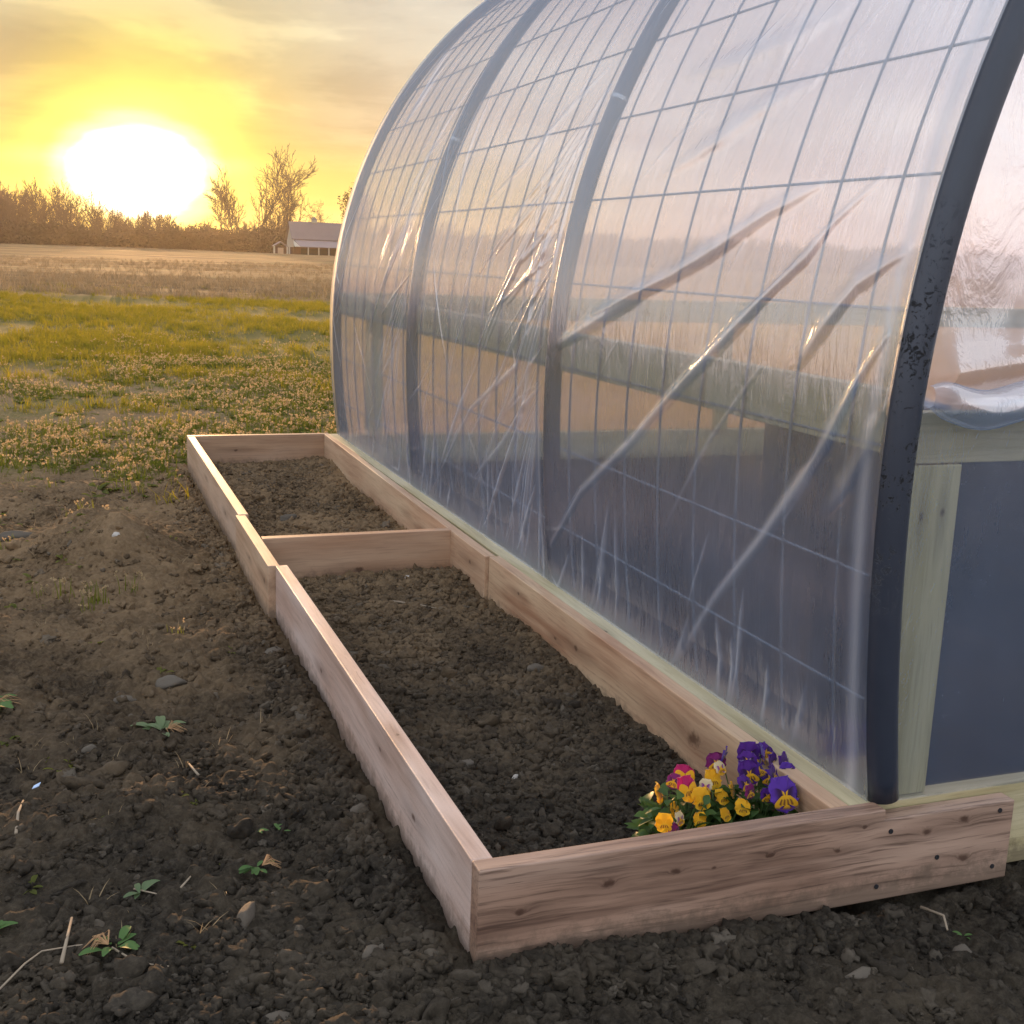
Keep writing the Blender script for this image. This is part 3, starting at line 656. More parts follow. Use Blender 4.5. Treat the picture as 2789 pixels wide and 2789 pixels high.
disp = np.maximum(disp, -.026-.004*np.tanh((-.026-disp)/.004)*(disp < -.026)); disp = disp*np.clip(FSS/.09, 0.0, 1)+.004*np.exp(-FSS/.02)
V = np.stack([BXx+NX*disp, FYY, BZz+NZ*disp], -1).reshape(-1, 3)-np.array(HL)
fo = bpy.data.objects.new('plastic_cover', np_mesh('plastic_cover', V, grid_faces(len(fy), len(fs)), m_film)); at_ = fo.data.attributes.new('gather_glint', 'FLOAT', 'POINT'); at_.data.foreach_set('value', gath_glint.ravel().astype(np.float32)); COL.objects.link(fo); fo.parent = house
# gable films
def gable(y, front):
    zs = np.concatenate([np.linspace(-.004, 1.2, 150), np.linspace(1.2, ZTOP-.05, 60)[1:]])
    V = []; nx = 170
    for z in zs:
        xl = float(np.interp(z, [q_[1] for q_ in PH], [q_[0] for q_ in PH]))
        xl += .052; xr = XR-xl
        u = np.linspace(0, 1, nx)**1.0
        x = xl+(xr-xl)*(u if not front else u**1.5)
        dd = .004*fbm(x*3, z*3, 3, 91)+.003*fbm(x*14, z*7, 3, 93)
        if front:
            dd = dd + .030*np.exp(-((z-.815-.02*np.sin(x*7))/.045)**2)*np.clip((x-xl)/.04, 0, 1)+.012*np.exp(-((z-.745)/.02)**2)
            dd = dd + .010*np.exp(-((x-1.02-.4*(z-.9))/.02)**2)*(z > .85)
        V.append(np.stack([x, np.full_like(x, y)-(dd if front else -dd), np.full_like(x, z)], 1))
    V = np.concatenate(V)-np.array(HL)
    o = bpy.data.objects.new('gable_cover', np_mesh('gable_cover', V, grid_faces(len(zs), nx), m_film2 if front else m_film3)); COL.objects.link(o); o.parent = house
gable(.034, True); gable(LEN+.004, False)
# rolled hem of gable plastic hanging over the header
hx = np.linspace(.815, 2.3, 90); ht = np.linspace(-.2, 4.6, 30); HX, HT = np.meshgrid(hx, ht, indexing='ij')
rr_ = .030*(1+.25*fbm(HX*5, HT, 3, 5))*np.clip((HX-.80)/.08+.35, 0, 1); zc = .765-.03*np.exp(-((HX-.93)/.09)**2)+.03*np.clip((HX-.95)*1.3, 0, 1)+.01*np.sin(HX*9)
V = np.stack([HX, .034-.012-rr_*np.sin(HT)*1.0, zc+1.25*rr_*np.cos(HT)], -1).reshape(-1, 3)-np.array(HL)
o = bpy.data.objects.new('rolled_hem', np_mesh('rolled_hem', V, grid_faces(90, 30), m_film2)); COL.objects.link(o); o.parent = house
#@@REST@@
# a dark crate standing inside the greenhouse
m_crate = plain('dark_plastic', (.03, .045, .07), .6, .3, .2, 10)
cr_ = empty('storage_crate', (2.55, 2.6, -.18), 'dark blue crate standing inside the greenhouse, blurred behind the gable plastic', 'crate')
mb = MB()
for k in range(4):
    a = [(-.3, -.2), (.3, -.2), (.3, .2), (-.3, .2)]; p, q_ = a[k], a[(k+1) % 4]
    mb.hexa([p, q_, (q_[0]*.94, q_[1]*.92), (p[0]*.94, p[1]*.92)], .02, .62)
mb.box(-.28, .28, -.18, .18, 0, .02)
mb.build('bin', m_crate, cr_, bevel=.008)
mb = MB()
for s in (-1, 1): mb.box(-.33, .33, s*.22-.012, s*.22+.012, .56, .62)
for s in (-1, 1): mb.box(s*.32-.012, s*.32+.012, -.207, .207, .56, .62)
mb.build('rim', m_crate, cr_, bevel=.004)

# ------------------------------------------------------------------ plants of the field
def leafmat(name, c1, c2, trans=.5, rough=.6, scale=3.0, tcol=None):
    m, t = new_mat(name); oi = t.n('ShaderNodeObjectInfo').outputs['Random']; pos = t.n('ShaderNodeNewGeometry').outputs['Position']
    nz = t.math('ADD', t.math('MULTIPLY', t.noise(pos, scale, 3), .6), t.math('MULTIPLY', oi, .4))
    c = t.mix(nz, c1, c2)
    d = t.n('ShaderNodeBsdfPrincipled', ins={'Base Color': c, 'Roughness': rough, 'Specular IOR Level': .25})
    tl = t.n('ShaderNodeBsdfTranslucent', ins={'Color': t.mix(1.0, c, tcol or (1.6, 1.7, 1.0), 'MULTIPLY')})
    finish(t, t.n('ShaderNodeMixShader', ins={0: trans, 1: d.outputs[0], 2: tl.outputs[0]}).outputs[0]); return m
m_grass = leafmat('grass_blade', (.12, .12, .014), (.26, .21, .03), .62, scale=1.1, tcol=(1.9, 1.8, 1.0))
m_weed = leafmat('weed_leaf', (.075, .10, .014), (.17, .16, .03), .55)
m_straw = leafmat('dry_stalk', (.24, .17, .09), (.36, .27, .15), .35, tcol=(1, 1, 1))
m_head = leafmat('seed_head', (.32, .24, .15), (.52, .42, .28), .55, tcol=(1.2, 1.1, .8))
def tuft(seed, nb, hgt, spread, wd, mat, lean=.6, extra=None):
    rs = np.random.RandomState(seed); mb = MB()
    for k in range(nb):
        a = rs.uniform(0, 6.28); r0 = spread*rs.rand()**.7; h = hgt*rs.uniform(.45, 1.1); b = rs.uniform(0, 6.28); ln = lean*rs.uniform(.1, 1)*h
        base = np.array([r0*math.cos(a), r0*math.sin(a), -.01]); dr = np.array([math.cos(b), math.sin(b), 0]); sd_ = np.array([-math.sin(b), math.cos(b), 0])*wd
        P = [base, base+dr*ln*.25+[0, 0, h*.5], base+dr*ln*.65+[0, 0, h*.85], base+dr*ln+[0, 0, h*(.98)]]; W = [1, .85, .5, .06]
        v = []
        for p, w_ in zip(P, W): v += [p-sd_*w_, p+sd_*w_]
        mb.add(v, [(0, 1, 3, 2), (2, 3, 5, 4), (4, 5, 7, 6)], 0)
        if extra and rs.rand() < extra[1]:
            tip = P[3]; s = extra[2]*rs.uniform(.6, 1.3)
            for q in range(5):
                a2 = rs.uniform(0, 6.28); u = np.array([math.cos(a2), math.sin(a2), .3])*s*.5; w2 = np.array([0, 0, s*.7]); c = tip+rs.normal(size=3)*s*.35
                mb.add([c-u, c+w2*.6, c+u, c-w2*.6], [(0, 1, 2, 3)], 1)
    return mb.mesh('tuft', [mat, extra[0]] if extra else mat, False)
def rosette(seed, nl, r, mat):
    rs = np.random.RandomState(seed); mb = MB()
    for k in range(nl):
        a = rs.uniform(0, 6.28); L = r*rs.uniform(.5, 1.1); w_ = L*.20; up = rs.uniform(.15, .9)
        d = np.array([math.cos(a), math.sin(a), 0]); s = np.array([-math.sin(a), math.cos(a), 0]); c = d*rs.uniform(0, r*.5)
        v = []; f = []; cu = rs.uniform(-.5, .5)
        for i in range(7):
            u = i/6; p = c+d*L*u+s*cu*L*u*u*.5+np.array([0, 0, L*up*(.9*u-.65*u*u)]); ww = w_*(.12+math.sin(math.pi*min(1, u*.95+.02))**.8); v += [p-s*ww+[0, 0, .35*ww], p, p+s*ww+[0, 0, .35*ww]]
            if i: b = 3*(i-1); f += [(b, b+1, b+4, b+3), (b+1, b+2, b+5, b+4)]
        mb.add(v, f, 0)
    return mb.mesh('rosette', mat, True)
def scat_pts(n, x0, x1, y0, y1, s0, s1, nv, dens, ypw=1.0, hf=gh):
    y = y0+(y1-y0)*np.random.rand(n)**ypw; sp_ = np.clip(y*.6+2, 3, 60); x = np.random.uniform(-1, 1, n); xc = CAMP[0]+(y-CAMP[1])*.12
    x = np.clip(xc+x*np.minimum(sp_, (x1-x0)/2), x0, x1)
    keep = (np.random.rand(n) < dens(x, y)) & ~((x > -.1) & (x < 6.9) & (y < 4.95)); x = x[keep]; y = y[keep]; n = len(x)
    P = np.stack([x, y, hf(x, y, False)+.0], 1); Rv = np.stack([np.random.normal(0, .12, n), np.random.normal(0, .12, n), np.random.rand(n)*6.28], 1)
    S = np.repeat(np.random.uniform(s0, s1, n)[:, None], 3, 1); return P, Rv, S, np.random.randint(0, nv, n)
def ss(v, a, b): q = np.clip((v-a)/(b-a), 0, 1); return q*q*(3-2*q)
gt = [tuft(i, 22, .11, .10, .0028, m_grass, 1.2) for i in range(5)]
def d_grass(x, y):
    yw = y+2.2*fbm(x*.6, y*.6, 3, 5); core = ss(yw, 9.0, 11.5)*(1-ss(y+2.5*fbm(x*.15, y*.2, 3, 6), 24.3, 28)*.93)*(.10+1.2*ss(fbm(x*.4, y*.3, 4, 12), -.16, .16))
    spill = .42*ss(fbm(x*1.3, y*1.1, 4, 63), .0, .12)*ss(y, 2.6, 6.5)*(y < 12)
    return np.maximum(core, spill)
scatter('grass', *scat_pts(52000, -20, 24, 2.6, 34, .45, 1.15, 5, d_grass, .95), gt, 'belt of green grass glowing against the low sun')
wt_ = [tuft(20+i, 12, .075, .05, .002, m_weed, .4, (m_head, .30, .010)) for i in range(5)] + [rosette(40+i, 12, .05, m_weed) for i in range(3)]
def d_weed(x, y):
    yw = y+1.8*fbm(x*.7, y*.7, 3, 15); patch = (.10+ss(fbm(x*1.1+7, y*1.1, 4, 33), -.07, .08))*(.35+.9*vn(x*3, y*3, 8))
    bare = 1-.85*bump01(x, y, -1.4, 7.0, 1.2, 1.0); return (.93*ss(yw, 3.3, 5.2)+.07*ss(y, 1.4, 3)*(x < -.2))*(1-.9*ss(yw, 10.2, 13))*patch*bare
scatter('flowering_weeds', *scat_pts(56000, -7, 9, 1.3, 15, .55, 1.3, 8, d_weed, .8), wt_, 'low weeds with pale dried flower heads on the bare ground')
st = [tuft(60+i, 16, .16, .14, .004, m_straw, .8) for i in range(4)]
def d_stub(x, y): return ss(y+1.5*fbm(x*.15, y*.2, 3, 6), 25.5, 27.5)*(.15+1.0*ss(fbm(x*.04, y*.25, 4, 44), -.1, .15))
scatter('field_stubble', *scat_pts(26000, -60, 80, 25, 120, .8, 1.7, 4, d_stub, 1.5), st, 'dried tan stubble across the far field')
# stray green bits and straw on the tilled soil
ros = [rosette(80+i, 7, .028, m_weed) for i in range(3)]+[tuft(90+i, 5, .05, .02, .0014, m_straw, 1.6) for i in range(3)]
def d_stray(x, y): return np.where(x < -.15, .25+.9*ss(-x, .3, 1.2)*ss(fbm(x*2, y*2, 3, 55), -.1, .15)+.3*ss(y, 2, 4), 0)
scatter('stray_weeds', *scat_pts(1300, -2.6, -.1, .1, 4.8, .5, 1.1, 6, d_stray, 1.0), ros, 'scattered seedlings and bits of straw on the soil')

# ------------------------------------------------------------------ stones lying on the soil
m_stone, t = new_mat('stone'); oc = t.n('ShaderNodeTexCoord').outputs['Object']; n1 = t.noise(oc, 30, 6, .7); n2 = t.noise(oc, 200, 4, .7)
rnd = t.n('ShaderNodeObjectInfo').outputs['Random']
c = t.mix(n1, (.055, .045, .033), (.14, .115, .085)); c = t.mix(t.math('MULTIPLY', rnd, .2), c, (.22, .19, .15))
finish(t, principled(t, c, .85, .3, t.math('ADD', n1, t.math('MULTIPLY', n2, .4)), .5, .003))
m_pale, t = new_mat('pale_pebble'); oc = t.n('ShaderNodeTexCoord').outputs['Object']; n1 = t.noise(oc, 80, 5)
finish(t, principled(t, t.mix(n1, (.33, .30, .26), (.5, .46, .40)), .6, .4, n1, .3, .001))
STN = [
 ((-.339, .257), (.040, .030, .032), m_stone, 'angular grey-brown rock jutting from the soil left of the near bed corner', 1, 1),
 ((-.058, .602), (.030, .022, .020), m_stone, 'smooth pale grey stone close to the left side board', 0, .5),
 ((-.363, 1.53), (.050, .035, .024), m_stone, 'broad flat brown stone, the larger of the pair west of the splice board', 1, 0),
 ((-.491, 1.449), (.040, .032, .016), m_stone, 'low flat stone half sunk beside the broad brown stone', 1, 0),
 ((-.584, 1.089), (.020, .016, .014), m_stone, 'small rounded stone on the trodden soil at the left', 0, 0),
 ((-.04-.03, 1.65), (.055, .035, .022), m_stone, 'squared tan stone touching the left side board below the splice', 1, 1),
 ((-.794, 3.258), (.085, .05, .035), m_stone, 'large rounded rock by the weeds at the left edge', 0, 0),
 ((-.86, 2.55), (.035, .028, .02), m_pale, 'pale stone at the foot of the soil mound, left side', 0, 0),
 ((-.455, 2.72), (.018, .015, .013), m_pale, 'white pebble on the front of the soil mound', 0, 0),
 ((-.02-.11, .10), (.016, .012, .012), m_stone, 'small dark stone beside the near left bed corner', 0, 0),
 ((-.155, .085), (.028, .022, .024), m_stone, 'dark lumpy stone just left of the near bed corner', 1, 0),
 ((-.33, -.02), (.030, .022, .012), m_stone, 'flat dark stone in the foreground soil below the angular rock', 1, 0),
 ((.24, -.075), (.013, .010, .010), m_stone, 'little tan stone in front of the near end board', 0, 0),
 ((.62, -.19), (.035, .024, .014), m_stone, 'flat dark stone in the foreground right of centre', 1, 0),
 ((.86, -.17), (.03, .025, .012), m_stone, 'flat dark stone in the foreground at the far right', 1, 0),
]
def stone(p, s, mat, label, facet, rz, z, group=None):
    me = lump_mesh('stone', hash_(label), mat, .3, 1.0, facet); o = bpy.data.objects.new('stone', me); COL.objects.link(o)
    o.location = (p[0], p[1], z+s[2]*.3); o.scale = tuple(v_*.85 for v_ in s); o.rotation_euler = (0, 0, rz); tag(o, label, 'stone', 'stones on the soil'); return o
def hash_(s): return sum((i+1)*ord(ch) for i, ch in enumerate(s)) % 100000
for (p, s, mt, lb, fc, rz) in STN: stone(p, s, mt, lb, fc, rz, float(gh(p[0], p[1], False)))
for (p, s, mt, lb, fc) in [((.59, 1.243), (.045, .028, .020), m_stone, 'yellowish flat stone against the back board inside the near bed', 1), ((.205, .71), (.032, .018, .013), m_stone, 'flat grey-brown stone in the middle of the near bed soil', 1),
    ((.301, .625), (.009, .008, .007), m_pale, 'tiny pale pebble in the middle of the near bed soil', 0), ((.425, .215), (.016, .014, .012), m_pale, 'pale round pebble beside the yellow pansies', 0),
    ((.267, 3.319), (.055, .03, .02), m_stone, 'long dusty stone in the far half of the bed', 0), ((.50, 2.25), (.016, .012, .01), m_pale, 'small pale stone in front of the divider board', 0),
    ((.30, 1.85), (.02, .012, .008), m_stone, 'thin pale stone shard in the near bed below the divider', 1)]:
    stone(p, s, mt, lb, fc, .4, float(bed_h(p[0], p[1], False)))
# sticks and straws that can be told apart
m_stick = plain('dry_stick', (.30, .24, .17), .8, .2, .3, 60)
def stick(pts, r, label, cat='stick', name='stick', mat=None):
    P = [(x, y, float(gh(x, y, False))+h) for x, y, h in pts]; mb = MB(); n = len(P)
    mb.tube(P, [r*(1-.4*i/max(1, n-1)) for i in range(n)], 7); o = mb.build(name, mat or m_stick, smooth=True); tag(o, label, cat, 'sticks and roots on the soil')
stick([(-.644, .200, .014), (-.627, .324, .024)], .0035, 'straight pale stick lying upright of the pulled weed at lower left')
stick([(-.727, .675, .012), (-.725, .75, .02), (-.718, .826, .016)], .0035, 'broken pale stalk at the left edge of the soil')
stick([(-.745, .150, .012), (-.70, .215, .018), (-.675, .252, .016), (-.62, .245, .014), (-.57, .235, .014)], .0018, 'long thin pale root trailing to the pulled weed', 'root', 'root')
stick([(-.565, .222, .014), (-.53, .17, .012), (-.515, .16, .012), (-.48, .145, .010)], .002, 'short curling pale root below the pulled weed', 'root', 'root')
stick([(-.44, .385, .018), (-.40, .46, .014)], .002, 'straw stalk lying left of the little weed with orange roots')
stick([(-.36, .86, .016), (-.372, .95, .022)], .003, 'short pale stub of stick in the middle of the trodden soil')
stick([(-.52, .42, .012), (-.46, .37, .010)], .0018, 'bent pale straw on the soil near the pulled weed')
stick([(.87, -.04, .03), (.885, -.085, .03), (.865, -.12, .02)], .003, 'dark forked twig in front of the right end of the end board')
P = [(.37, 1.99, .0), (.45, 1.943, .0), (.50, 1.90, .0)]
mb = MB(); mb.tube([(x, y, float(bed_h(x, y, False))+.012) for x, y, _ in P], [.003, .0025, .0015], 6); tag(mb.build('stick', m_stick, smooth=True), 'pale curved root on the bed soil below the divider board', 'root', 'sticks and roots on the soil')
# pulled weeds
m_green = leafmat('weed_green', (.055, .12, .03), (.10, .18, .05), .25)
m_root = plain('fine_roots', (.40, .24, .12), .8, .2, .3, 80)
m_green2 = leafmat('pale_weed_green', (.10, .15, .07), (.16, .21, .10), .3)
def pulled(x, y, s, label, lf=7, roots=True, mat=None, rz=0.0):
    z = float(gh(x, y, False)); e = empty('weed', (x, y, z+.008), label, 'weed', 'weeds lying on the soil'); e.rotation_euler = (0, 0, rz)
    me = rosette(hash_(label), lf, s, mat or m_green); o = bpy.data.objects.new('leaves', me); COL.objects.link(o); o.parent = e; o.location = (-s*.3, 0, .004)
    if roots:
        rs = np.random.RandomState(hash_(label)); mb = MB()
        for k in range(16):
            a = rs.normal(0, .8); L = s*rs.uniform(.5, 1.1); mb.tube([(0, 0, .006), (L*.5*math.cos(a), L*.5*math.sin(a), .012+rs.uniform(0, .012)), (L*math.cos(a+.3), L*math.sin(a+.3), .004)], [.0011, .0009, .0004], 4, caps=False)
        mb.build('roots', m_root, e, True)
pulled(-.285, .434, .036, 'small uprooted weed with green leaves and orange roots left of the bed', 8)
pulled(-.571, .232, .042, 'uprooted weed with long blue-green leaves by the pale root at lower left', 9, rz=2.6)
pulled(-.271, .572, .030, 'little green sprig above the weed with orange roots', 4, False)
pulled(-.225, .565, .022, 'tiny green leaf pair right of the little sprig', 3, False)
pulled(-.40, 1.19, .05, 'wilted pale green weed on the soil below the broad brown stone', 12, True, m_green2)
pulled(-.75, .34, .035, 'tuft of green weed at the lower left edge', 14, False)
pulled(-.50, .40, .035, 'wilted seedling between the lower left sticks', 5, False, m_green2)
pulled(-.80, 1.47, .07, 'sunlit yellow-green weed at the left edge', 16, True)
pulled(.90, -.13, .016, 'tiny bright seedling at the lower right', 4, False)
pulled(.80, -.06, .02, 'small green seedling before the right end of the end board', 4, False)
m_paper = plain('blue_scrap', (.42, .55, .75), .5, .4, .1, 50)
mb = MB(); mb.add([(0, 0, .018), (.014, .002, .022), (.018, .012, .026), (.004, .009, .021), (0, 0, .0165), (.014, .002, .0205), (.018, .012, .0245), (.004, .009, .0195)], [(0, 1, 2, 3), (7, 6, 5, 4), (0, 4, 5, 1), (1, 5, 6, 2), (2, 6, 7, 3), (3, 7, 4, 0)])
o = mb.build('plastic_scrap', m_paper); o.location = (-.703, .898, float(gh(-.703, .898, False))); tag(o, 'tiny light blue scrap of plastic on the soil at the left', 'scrap')

# ------------------------------------------------------------------ pansies
def petal_mat():
    m, t = new_mat('petal'); a = t.n('ShaderNodeAttribute', attribute_name='tint').outputs['Color']
    d = t.n('ShaderNodeBsdfPrincipled', ins={'Base Color': a, 'Roughness': .55, 'Specular IOR Level': .2, 'Sheen Weight': .3})
    tl = t.n('ShaderNodeBsdfTranslucent', ins={'Color': a})
    finish(t, t.n('ShaderNodeMixShader', ins={0: .3, 1: d.outputs[0], 2: tl.outputs[0]}).outputs[0]); return m
m_petal = petal_mat()
PUR, DPU, YEL, MAG, VIO, CRM = (.085, .014, .22), (.035, .006, .06), (.80, .42, .010), (.42, .008, .10), (.10, .03, .33), (.72, .60, .35)
SCH = {'purple': (PUR, DPU, YEL), 'violet': (VIO, DPU, YEL), 'magenta': (MAG, MAG, YEL), 'yellow': (YEL, YEL, (.85, .50, .02)), 'maroon': ((.20, .01, .12), (.1, .005, .06), YEL), 'cream': (CRM, (.25, .05, .3), YEL)}
def flower_mesh(seed, kind):
    rs = np.random.RandomState(seed); rim, mid, eye = SCH[kind]; mb = MB()
    # (angle, length, half-width, lift, back?)
    pet = [(2.09, .98, .56, -.10, 1), (1.05, .98, .56, -.14, 1), (3.35, .80, .50, .02, 0), (-.21, .80, .50, .04, 0), (-1.57, .86, .66, .07, 2)]
    for (a, L, W, lift, role) in pet:
        L *= rs.uniform(.92, 1.08); a += rs.uniform(-.08, .08); nu, nv = 13, 13; vs = []; cs = []; ph = rs.uniform(0, 6)
        d = np.array([math.cos(a), math.sin(a), 0]); s = np.array([-math.sin(a), math.cos(a), 0])
        for i in range(nu):
            u = i/(nu-1); wv = W*(math.sqrt(max(.004, 1-((u-.56)/.445)**2)) if u > .56 else .34+.66*math.sin(math.pi/2*u/.56))
            for j in range(nv):
                v = (j/(nv-1)*2-1); r = u*L*(1-.12*v*v*u)
                z = lift+.10*u*u*math.sin(3*v+ph)*u-.16*u*u+(.08*v*v*u)+.035*math.sin(8*v+ph)*u**3
                p = d*r+s*wv*v+np.array([0, 0, z]); vs.append(p)
                rr = u*L
                if role == 1: c = rim if kind != 'yellow' else YEL; mixm = 0
                elif role == 0:
                    k = np.clip((.55-rr)/.25, 0, 1); c = tuple(rim[q]*(1-k)+mid[q]*k for q in range(3))
                    if kind in ('magenta',): c = YEL if rr > .12 else DPU
                    if rr < .13: c = eye
                else:
                    k1 = np.clip((rr-.50)/.14, 0, 1); c = tuple(eye[q]*(1-k1)+(mid if kind in ('purple', 'violet', 'maroon') else eye)[q]*k1 for q in range(3))
                    if rr > .68 and kind in ('purple', 'violet'): c = rim
                    if .14 < rr < .42 and abs(math.sin(v*9)) > .95 : c = (.12, .02, .02)
                cs.append(tuple(c)+(1,))
        fs = [(i*nv+j, (i+1)*nv+j, (i+1)*nv+j+1, i*nv+j+1) for i in range(nu-1) for j in range(nv-1)]
        mb.add(vs, fs, 0, cs)
    me = mb.mesh('flower', m_petal, True); return me
m_leaf = leafmat('pansy_leaf', (.03, .07, .018), (.065, .12, .03), .3, .5, 30)
m_stem = plain('pansy_stem', (.08, .15, .04), .6, .3, .2, 50)
m_bud = plain('flower_bud', (.10, .16, .05), .6, .3, .3, 60)
def pansy(x, y, fl, leaves, rad, label, hgt=.12):
    z = float(bed_h(x, y, False)); e = empty('pansy_plant', (x, y, z), label, 'pansy plant', 'pansies planted in the near corner of the bed')
    rs = np.random.RandomState(hash_(label)); mb = MB(); st_ = MB()
    for k in range(leaves):
        a = rs.uniform(0, 6.28); rr = rad*rs.rand()**.6; c = np.array([rr*math.cos(a), rr*.75*math.sin(a), hgt*(.15+.95*rs.rand()*(1-.35*rr/rad))]); L = rs.uniform(.022, .042); w_ = L*.33
        b = a+rs.normal(0, .7); up = rs.uniform(-.2, .8); d = np.array([math.cos(b)*math.cos(up), math.sin(b)*math.cos(up), math.sin(up)]); s = np.array([-math.sin(b), math.cos(b), 0])
        s = s*math.cos(rs.uniform(-.7, .7))+np.array([0, 0, 1])*math.sin(rs.uniform(-.7, .7)); nrm = np.cross(d, s); v = []
        U = [0, .25, .5, .75, 1.0]; W = [.15, .85, 1, .65, .05]
        for u, ww in zip(U, W):
            p = c+d*L*u-nrm*.25*L*u*u
            v += [p-s*w_*ww+nrm*w_*.35*ww, p, p+s*w_*ww+nrm*w_*.35*ww]
        f = []
        for i in range(4): f += [(3*i, 3*i+1, 3*i+4, 3*i+3), (3*i+1, 3*i+2, 3*i+5, 3*i+4)]
        mb.add(v, f)
        if k % 2 == 0: st_.tube([(c[0]*.25, c[1]*.25, 0), (c[0]*.7, c[1]*.7, c[2]*.6), tuple(c)], [.0016, .0013, .001], 5, caps=False)
    for (fx, fy_, fz, s, kind, rzf, tilt) in fl:
        o = bpy.data.objects.new('flower', flower_mesh(rs.randint(9999), kind)); COL.objects.link(o); o.parent = e
        o.location = (fx-x, fy_-y, fz-z); o.scale = (s/1.62,)*3
        o.rotation_euler = Euler((R(90-tilt), 0, rzf), 'XYZ')
        st_.tube([(rs.uniform(-.02, .02), rs.uniform(-.02, .02), 0), ((fx-x)*.75, (fy_-y)*.75+.01, (fz-z)*.6), (fx-x, fy_-y+.012, fz-z-.004), (fx-x, fy_-y+.003, fz-z)], [.0017, .0014, .0012, .001], 6, caps=False)
    mb.build('leaves', m_leaf, e, True); st_.build('stems', m_stem, e, True)
    return e
pansy(.475, .205, [(.452, .235, -.030, .040, 'yellow', .9, 10), (.520, .262, -.012, .046, 'magenta', -.2, 35), (.497, .205, -.012, .050, 'magenta', .2, 25), (.520, .19, -.030, .044, 'yellow', .1, 15), (.468, .20, -.050, .030, 'yellow', .6, 15), (.407, .13, -.035, .034, 'yellow', -.4, 20), (.428, .125, -.055, .034, 'maroon', .5, 10), (.44, .17, -.075, .028, 'yellow', -.8, 0), (.485, .245, -.012, .032, 'maroon', -.9, 30), (.455, .155, -.045, .028, 'cream', .5, 10), (.50, .16, -.055, .028, 'yellow', -.3, 25)], 130, .080, 'bushy pansy with yellow and magenta blooms, leftmost of the three', .12)
pansy(.575, .225, [(.578, .25, -.022, .040, 'yellow', .1, 20), (.600, .262, -.006, .030, 'cream', .3, 30), (.612, .30, -.012, .044, 'maroon', -.3, 40), (.571, .20, -.036, .032, 'yellow', .2, 30), (.590, .155, -.040, .032, 'yellow', -.5, 30), (.607, .16, -.012, .030, 'maroon', .4, 5), (.555, .24, -.030, .028, 'cream', -.6, 20), (.60, .21, -.03, .030, 'yellow', .8, 10), (.56, .165, -.055, .026, 'yellow', .3, 20)], 100, .070, 'pansy with small yellow blooms between the magenta and the purple ones', .10)
pansy(.655, .20, [(.672, .275, .008, .052, 'purple', -.15, 15), (.630, .30, -.002, .04, 'violet', .8, -20), (.640, .22, -.004, .050, 'purple', .05, 20), (.672, .235, -.006, .036, 'violet', .3, 45), (.700, .265, .010, .040, 'violet', 1.2, 0), (.715, .25, -.003, .036, 'purple', .5, 5), (.735, .24, -.004, .042, 'purple', .55, 5), (.662, .125, -.010, .066, 'violet', .05, 22), (.640, .15, -.02, .03, 'purple', -.3, 10), (.69, .22, -.02, .036, 'violet', -.6, 30), (.655, .25, .008, .038, 'purple', -.5, 25), (.685, .20, -.004, .040, 'purple', .7, 10), (.715, .28, .008, .040, 'purple', .2, 40), (.725, .21, -.008, .038, 'violet', -.2, 20), (.615, .19, -.010, .036, 'purple', .3, 35), (.70, .14, -.022, .038, 'purple', .9, 5)], 130, .075, 'tall pansy with deep purple yellow-eyed blooms nearest the greenhouse', .13)

# ------------------------------------------------------------------ trees
m_bark = plain('bark', (.085, .062, .048), .9, .1, .25, 3)
m_twig = plain('twig', (.10, .070, .052), .9, .1, .25, 3)
def bare_tree(seed, H, spread=.5, levels=4, stems=1, trunk_h=.18, r0=None, twig=.022, nb=(7, 6, 5, 4), upr=.55):
    rs = np.random.RandomState(seed); tr = MB(); cr_b = MB(); r0 = r0 or H*.016
    def grow(mb, p, d, L, r, lev):
        n = 4; pts = [p]; rad = [r]; dd = d.copy()
        for i in range(n):
            dd = dd+rs.normal(size=3)*.10+np.array([0, 0, .07 if lev > 0 else .0]); dd /= np.linalg.norm(dd); pts.append(pts[-1]+dd*L/n); rad.append(max(twig, r*(1-.62*(i+1)/n)))
        mb.tube([tuple(q) for q in pts], rad, 5 if lev < 2 else 3, caps=False)
        if lev >= levels: return
        k = nb[min(lev, len(nb)-1)]
        for b in range(k):
            f = (trunk_h if lev == 0 else .2)+(1-(trunk_h if lev == 0 else .2))*(b+rs.rand())/k; i = min(n-1, int(f*n)); q = pts[i]+(pts[i+1]-pts[i])*(f*n-i)
            a = rs.uniform(0, 6.28); side_ = np.array([math.cos(a), math.sin(a), 0]); ax = (pts[i+1]-pts[i]); ax /= np.linalg.norm(ax)
            side_ = side_-ax*(side_@ax); side_ /= np.linalg.norm(side_); nd = ax*upr+side_*(1-upr)*1.25*(1+spread-.5); nd /= np.linalg.norm(nd)
            grow(cr_b, q, nd, L*(.62 if lev == 0 else .6)*(.98-.28*f)*rs.uniform(.75, 1.15), max(twig, rad[i]*.55), lev+1)
    for s in range(stems):
        a = rs.uniform(0, 6.28); d = np.array([math.cos(a)*.16*(stems > 1), math.sin(a)*.16*(stems > 1), 1.0]); d /= np.linalg.norm(d)
        grow(tr, np.array([math.cos(a), math.sin(a), 0])*.35*(stems > 1)+np.array([0, 0, -.5]), d, H*(.92 if stems > 1 else 1.0)*rs.uniform(.9, 1.0), r0, 0)
    return tr.mesh('trunk', m_bark, True), cr_b.mesh('crown', m_twig, False)
def tree(x, y, H, seed, label, **kw):
    e = empty('bare_tree', (x, y, -.3), label, 'tree', 'bare trees along the far edge of the field')
    a, b = bare_tree(seed, H, **kw)
    for nm, me in (('trunk', a), ('crown', b)): o = bpy.data.objects.new(nm, me); COL.objects.link(o); o.parent = e
